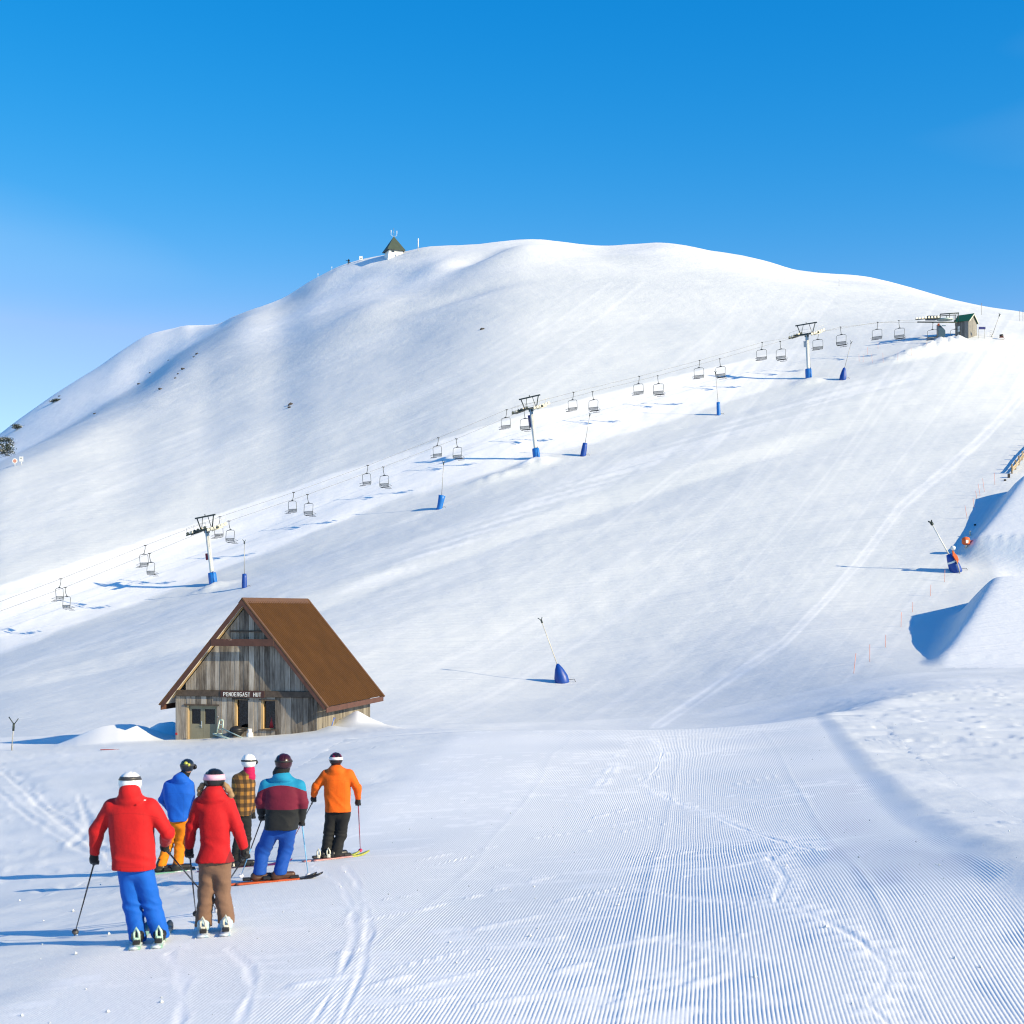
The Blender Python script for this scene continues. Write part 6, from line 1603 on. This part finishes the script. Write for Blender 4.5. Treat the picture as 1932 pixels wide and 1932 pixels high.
def pat_blocks(n, l, tc, c):
    sp_ = N(n, 'SeparateXYZ'); l.new(tc, sp_.inputs[0]); ax = mathn(n, l, 'ABSOLUTE', mathn(n, l, 'SUBTRACT', sp_.outputs[0], _z['x']))
    zt = mathn(n, l, 'ADD', sp_.outputs[2], mathn(n, l, 'MULTIPLY', mathn(n, l, 'MULTIPLY', ax, ax), 0.9))
    teal = mathn(n, l, 'GREATER_THAN', zt, _z['teal']); blk = mathn(n, l, 'LESS_THAN', sp_.outputs[2], _z['black'])
    return mixc(n, l, blk, mixc(n, l, teal, c, (0.008, 0.22, 0.40)), (0.011, 0.013, 0.016))
H_WHITE = simple('white_helmet', (0.74, 0.76, 0.78), 0.3); H_BLACK = simple('black_helmet', (0.012, 0.012, 0.013), 0.3); H_MAROON = simple('maroon_helmet', (0.035, 0.006, 0.012), 0.28)
H_NAVY = simple('navy_helmet', (0.010, 0.016, 0.03), 0.28); H_MULTI = simple('black_red_helmet', (0.016, 0.01, 0.014), 0.25, wear=((0.30, 0.01, 0.06), 7.0, 0.55))
G_BLACK = simple('black_strap', (0.015, 0.015, 0.017), 0.6); G_PINK = simple('pink_strap', (0.75, 0.42, 0.55), 0.6); G_WHITE = simple('white_strap', (0.75, 0.72, 0.76), 0.6); G_GREY = simple('dark_grey_strap', (0.04, 0.04, 0.045), 0.5)
P_BLACK = simple('black_pole', (0.02, 0.017, 0.02), 0.35, 0.4); P_BLUE = simple('light_blue_pole', (0.14, 0.42, 0.72), 0.4); P_RED = simple('crimson_pole', (0.32, 0.03, 0.07), 0.4); P_PINK = simple('crimson_basket', (0.5, 0.02, 0.09), 0.5); P_GREY = simple('grey_pole', (0.28, 0.29, 0.3), 0.4, 0.5)
SK_GREEN = simple('mint_ski', (0.20, 0.42, 0.33), 0.35, wear=((0.7, 0.74, 0.78), 5.0, 0.52)); SK_BLUE = simple('pale_blue_ski', (0.22, 0.34, 0.46), 0.35, wear=((0.7, 0.74, 0.78), 5.0, 0.5)); SK_OR = simple('neon_orange_ski', (0.55, 0.10, 0.03), 0.35); SK_PURP = simple('purple_ski', (0.10, 0.02, 0.11), 0.35); SK_YEL = simple('lime_ski', (0.38, 0.40, 0.06), 0.35); SK_PINK = simple('pink_ski', (0.42, 0.2, 0.22), 0.35); SK_BLK = simple('black_ski_tip', (0.015, 0.015, 0.018), 0.3); SK_DK = simple('dark_ski', (0.05, 0.055, 0.06), 0.35)

def q1(x, y, dy=0.0): return (117.8 + x * 0.22866, 1384.2 + y * 0.22866, dy)      # close-up readings
def q2(x, y, dy=0.0): return (324.0 + x * 0.19817, 1401.9 + y * 0.19817, dy)
def gtip(x, y): g = ray_ground(x, y, 9, 60); return g + Vector((0, 0, -0.02))

# A: red jacket, blue trousers
C_RED = cloth('red_shell', (0.50, 0.008, 0.011), 0.75, seam_args(q1(715, 1730)[:2], q1, 575, 640, 0.15, 1118))
A = person(q1(715, 1730)[:2], 'person in red jacket and blue trousers with white helmet, nearest the camera', q1(558, 395), 0.112, q1(558, 505),
           [q1(405, 610), q1(725, 605)], [q1(287, 800, 0.02), q1(868, 815, 0.02)], [q1(263, 975, 0.10), q1(845, 893, 0.30)], q1(590, 1118)[:2], 79, 82, 86,
           [q1(540, 1110), q1(655, 1105)], [q1(580, 1415, 0.06), q1(738, 1395, 0.06)], [q1(625, 1690), q1(808, 1665)], 0,
           (C_RED, C_BLUET, H_WHITE, dict(strap=G_GREY, heel=simple('mint_heel_piece', (0.5, 0.72, 0.6), 0.4), boot_dir=(-0.16, 1), band_h=0.017, tilt=0.05, band_z=0.46)), hood=(*q1(556, 490, -0.06), (0.108, 0.10, 0.118)), seed=1, sleeve=(0.088, 0.072, 0.055), trouser_r=(0.112, 0.094, 0.088))
ski(A, 0, (-0.17, 1), 1.5, 0.42, SK_GREEN, SK_DK, 'mint green left ski of the person in red jacket and blue trousers')
ski(A, 1, (-0.15, 1), 1.5, 0.42, SK_GREEN, SK_DK, 'mint green right ski of the person in red jacket and blue trousers')
pole(A.W(A.hand[0]), gtip(*q1(97, 1655)[:2]), P_BLACK, P_BLACK, 'black pole planted left of the red jacket nearest the camera', G_GREY)
pole(A.W(A.hand[1]), gtip(*q2(455, 1600)[:2]), P_BLACK, P_BLACK, 'black pole slanting right from the person in red jacket and blue trousers', G_WHITE, 0.5)

MB().box(Vector(A.P_(q1(680, 548, -0.185))), (0.018, 0.01, 0.01)).build('logo_patch', M_WHITE, A.root)
# B: red jacket, taupe trousers
_gB = ray_ground(*q2(415, 1800)[:2], 9, 40)
_zb.update(x=0.0, h=(HY - q2(0, 1128)[1]) / F * _gB.y - _gB.z, z=(HY - q2(0, 800)[1]) / F * _gB.y - _gB.z)
C_RED2 = cloth('crimson_shell', (0.45, 0.006, 0.011), 0.75, pat_side)
def hair_b(s, P):
    def f_hair(Q):
        d = None
        for pts in (((290, 400), (272, 450), (262, 490)), ((520, 410), (548, 450), (560, 520)), ((500, 400), (535, 430), (580, 500))):
            p = [P(q2(x, y, -0.02)) for x, y in pts]
            for a, b in zip(p[:-1], p[1:]):
                e = sd_cone(Q, a, b, 0.03, 0.022); d = e if d is None else smin(d, e, 0.02)
        return d + 0.010 * n3(Q, 60, 3)
    c = P(q2(405, 470)); grow('hair', f_hair, c - 0.34, c + 0.30, 0.011, M_HAIR, s.root)
B = person(q2(415, 1800)[:2], 'person in red jacket and taupe trousers with pink strapped black helmet', q2(405, 330), 0.108, q2(405, 445),
           [q2(280, 580), q2(528, 575)], [q2(190, 800, 0.0), q2(618, 790, 0.0)], [q2(168, 975, 0.06), q2(685, 985, 0.06)], q2(415, 1128)[:2], 74, 55, 58,
           [q2(345, 1130), q2(478, 1130)], [q2(328, 1400, 0.05), q2(482, 1385, 0.05)], [q2(302, 1725), q2(520, 1695)], 0,
           (C_RED2, C_TAN, H_BLACK, dict(strap=G_PINK, heel=SK_BLUE if False else M_SOLE, boot=simple('pale_blue_boot', (0.42, 0.58, 0.66), 0.35), boot_dir=(-0.19, 1), band_h=0.028, band_z=0.22)), hood=(*q2(397, 482, -0.06), (0.112, 0.09, 0.088)), seed=2, extra=hair_b, sleeve=(0.078, 0.062, 0.05), trouser_r=(0.098, 0.082, 0.074), flare=0.15, depth=0.135)
ski(B, 0, (-0.2, 1), 1.4, 0.40, SK_BLUE, SK_BLUE, 'pale blue left ski of the person in taupe trousers')
ski(B, 1, (-0.17, 1), 1.4, 0.40, SK_BLUE, SK_BLUE, 'pale blue right ski of the person in taupe trousers')
pole(B.W(B.hand[0]), gtip(*q2(232, 1640)[:2]), P_BLACK, P_BLACK, 'dark pole hanging from the left hand of the person in taupe trousers', G_BLACK)
pole(B.W(B.hand[1]), gtip(*q2(345, 1600)[:2]), P_BLACK, P_BLACK, 'dark pole crossing behind the taupe trousers', G_BLACK)

# C: blue jacket, amber trousers
C_BLUEJ = cloth('bright_blue_shell', (0.003, 0.092, 0.50), 0.75, seam_args(q1(880, 1150)[:2], q1, 960, 480, 0.11, 718))
C = person(q1(880, 1150)[:2], 'person in bright blue jacket and amber trousers turning the head right', q1(1030, 258), 0.112, q1(1000, 345),
           [q1(880, 430), q1(1045, 425)], [q1(828, 545, 0.12), q1(1062, 610, 0.06)], [q1(900, 640, 0.34), q1(1050, 690, 0.25)], q1(962, 718)[:2], 33, 45, 56,
           [q1(930, 725), q1(1000, 725)], [q1(872, 915, 0.12), q1(972, 905, 0.10)], [q1(815, 1080), q1(958, 1065)], 0,
           (C_BLUEJ, C_ORT, H_NAVY, dict(strap=G_GREY, boot=M_BOOTB, boot_dir=(1, 0.35), band_h=0.018)), hood=(*q1(968, 370, -0.06), (0.108, 0.10, 0.085)), seed=3, facing=0.9, depth=0.16)
ski(C, 0, (1, 0.25), 1.25, 0.40, SK_PINK, SK_DK, 'pink edged ski under the left boot of the amber trousers')
ski(C, 1, (1, 0.25), 1.25, 0.45, SK_GREEN, SK_DK, 'mint ski under the right boot of the amber trousers')
pole(C.W(C.hand[0]), gtip(*q1(938, 1075)[:2]), P_BLACK, P_BLACK, 'thin dark pole in front of the amber trousers', SK_GREEN)
mb = MB(); hc_ = Vector(C.HD)
for (dx, dz, rr) in ((0.0, 0.035, 0.034), (0.045, 0.012, 0.03)): mb.lathe([(0.002, 0.0), (rr, 0.0), (rr * 0.9, 0.012), (0.002, 0.018)], 12, hc_ + Vector((dx, -0.106, dz)), Matrix.Rotation(1.35, 3, 'X'))
mb.build('helmet_sticker', SK_YEL, C.root)

# D: checked jacket
def gaiter(s, P):
    def f_g(Q): return sd_cone(Q, P(q2(738, 320)), P(q2(735, 240)), 0.10, 0.09) + 0.006 * n3(Q, 30, 4)
    c = P(q2(735, 290)); grow('neck_gaiter', f_g, c - 0.24, c + 0.24, 0.011, cloth('magenta_fleece', (0.42, 0.006, 0.075)), s.root)
D = person(q2(640, 1195)[:2], 'person in brown checked jacket and white helmet behind the red jacket', q2(733, 165), 0.116, q2(730, 285),
           [q2(622, 350), q2(742, 375)], [q2(600, 560, 0.05), q2(762, 560, 0.02)], [q2(640, 640, 0.3), q2(768, 645, 0.10)], q2(685, 688)[:2], 30, 37, 42,
           [q2(655, 690), q2(702, 690)], [q2(640, 900, 0.1), q2(706, 910, 0.06)], [q2(605, 1110), q2(668, 1120)], 0,
           (C_CHECK, C_BLK, H_WHITE, dict(strap=G_BLACK, boot=M_BOOTB, boot_dir=(1, 0.3), band_h=0.013, heel=M_SOLE)), seed=4, extra=gaiter, facing=0.5, depth=0.15, trouser_r=(0.10, 0.085, 0.08))
ski(D, 0, (1, 0.12), 1.35, 0.6, SK_PURP, SK_PURP, 'dark purple left ski of the person in the checked jacket')
ski(D, 1, (1, 0.12), 1.35, 0.55, SK_PURP, SK_PURP, 'dark purple right ski of the person in the checked jacket')

# E: teal, maroon and black jacket
_gE = ray_ground(*q2(935, 1325)[:2], 9, 40)
def zE(y): return (HY - q2(0, y)[1]) / F * _gE.y - _gE.z
_z.update(teal=zE(392), black=zE(622), x=((q2(1060, 0)[0] - q2(935, 0)[0]) / F * _gE.y))
C_BLOCK = cloth('maroon_block_shell', (0.14, 0.008, 0.03), 0.75, pat_blocks)
def collar(s, P):
    def f_c(Q): return sd_cone(Q, P(q2(1040, 288)), P(q2(1062, 225)), 0.115, 0.10) + 0.004 * n3(Q, 30, 4)
    c = P(q2(1055, 255)); grow('neck_gaiter', f_c, c - 0.22, c + 0.22, 0.011, C_BLK, s.root)
E = person(q2(935, 1325)[:2], 'person in teal, maroon and black jacket with blue trousers and maroon helmet', q2(1065, 170), 0.118, q2(1058, 270),
           [q2(895, 405), q2(1215, 415)], [q2(850, 555, 0.0), q2(1243, 570, 0.0)], [q2(855, 655, 0.10), q2(1237, 700, 0.06)], q2(1045, 818)[:2], 62, 62, 66,
           [q2(965, 820), q2(1105, 820)], [q2(868, 1025, 0.10), q2(1085, 1010, 0.10)], [q2(836, 1235), q2(1030, 1235)], 0,
           (C_BLOCK, C_BLUET2, H_MAROON, dict(strap=G_BLACK, boot=simple('brown_boot', (0.07, 0.028, 0.014), 0.45), boot_dir=(1, 0.35), band_h=0.012)), hood=(*q2(1035, 325, -0.07), (0.115, 0.085, 0.065)), seed=5, extra=collar, sleeve=(0.092, 0.08, 0.066), trouser_r=(0.12, 0.10, 0.092), depth=0.17)
ski(E, 0, (1, 0.20), 1.3, 0.5, SK_OR, SK_BLK, 'orange left ski with black tip of the person in blue trousers and maroon helmet')
ski(E, 1, (1, 0.20), 1.2, 0.6, SK_OR, SK_BLK, 'orange right ski with black tip of the person in blue trousers and maroon helmet')
pole(E.W(E.hand[0]), gtip(*q2(648, 1285)[:2]), P_BLACK, P_BLUE, 'black and light blue pole left of the teal and maroon jacket', G_WHITE, 0.52)
pole(E.W(E.hand[1]), gtip(*q2(1302, 1275)[:2]), P_BLUE, P_BLUE, 'light blue pole right of the teal and maroon jacket', G_WHITE)

# F: orange jacket
C_ORJ = cloth('orange_shell', (0.74, 0.115, 0.004), 0.75, seam_args(q2(1505, 1108)[:2], q2, 1578, 345, 0.13, 652))
Fg = person(q2(1505, 1108)[:2], 'person in orange jacket and black trousers, farthest down the run', q2(1563, 145), 0.108, q2(1562, 235),
            [q2(1465, 305), q2(1690, 300)], [q2(1372, 415, 0.0), q2(1768, 430, 0.0)], [q2(1355, 488, 0.08), q2(1772, 520, 0.06)], q2(1583, 652)[:2], 48, 49, 50,
            [q2(1525, 655), q2(1640, 655)], [q2(1497, 870, 0.06), q2(1612, 865, 0.06)], [q2(1468, 1072), q2(1562, 1062)], 0,
            (C_ORJ, C_BLK, H_MULTI, dict(strap=G_WHITE, boot=M_BOOTB, boot_dir=(0.8, 0.6), heel=M_SOLE, band_h=0.022)), hood=(*q2(1560, 258, -0.06), (0.115, 0.09, 0.07)), seed=6, trouser_r=(0.112, 0.096, 0.09))
ski(Fg, 0, (0.85, 0.5), 1.0, 0.40, SK_PINK, SK_YEL, 'left ski with lime tip of the person in the orange jacket')
ski(Fg, 1, (0.85, 0.5), 1.0, 0.40, SK_PINK, SK_YEL, 'right ski with lime tip of the person in the orange jacket')
pole(Fg.W(Fg.hand[1]), gtip(*q2(1797, 1040)[:2]), P_RED, P_RED, 'crimson pole planted right of the orange jacket', P_PINK)
pole(Fg.W(Fg.hand[0]), gtip(*q2(1130, 960)[:2]), P_BLACK, P_RED, 'pole slanting left from the orange jacket behind the maroon one', P_PINK)

# G: far walker with pack and board on the summit ridge
g = ray_ground(657, 499, 380, 700); wk = empty('person', g); tag(wk, 'tiny dark person with pack walking on the summit skyline', 'person')
sc_ = 1.25
def f_w(Q):
    Q = Q / sc_
    d = sd_cone(Q, np.array([0, 0, 0.9]), np.array([0.12, 0, 1.4]), 0.17, 0.2); d = smin(d, sd_ell(Q, (0.2, 0, 1.66), (0.12, 0.13, 0.15)), 0.05)
    d = smin(d, sd_cone(Q, np.array([-0.05, 0, 0.9]), np.array([-0.12, 0, 0.05]), 0.11, 0.08), 0.05); d = smin(d, sd_cone(Q, np.array([0.05, 0, 0.9]), np.array([0.22, 0, 0.05]), 0.11, 0.08), 0.05)
    d = smin(d, sd_cone(Q, np.array([0.0, 0, 1.35]), np.array([-0.5, 0, 1.2]), 0.08, 0.07), 0.04); d = smin(d, sd_cone(Q, np.array([-0.5, 0, 1.2]), np.array([-0.85, 0, 1.42]), 0.07, 0.06), 0.03)
    return (d) * sc_
grow('body', f_w, np.array([-1.3, -0.5, -0.1]), np.array([0.8, 0.5, 2.3]), 0.05, C_BLK, wk)
MB().box((0.42, -0.05, 1.5), (0.38, 0.35, 0.65), bev=0.06).build('backpack', C_BLK, wk)
MB().box((0.62, 0.1, 0.75), (0.6, 0.12, 0.3), rot=Matrix.Rotation(0.3, 3, 'Y'), bev=0.04).build('board_bag', C_BLK, wk)
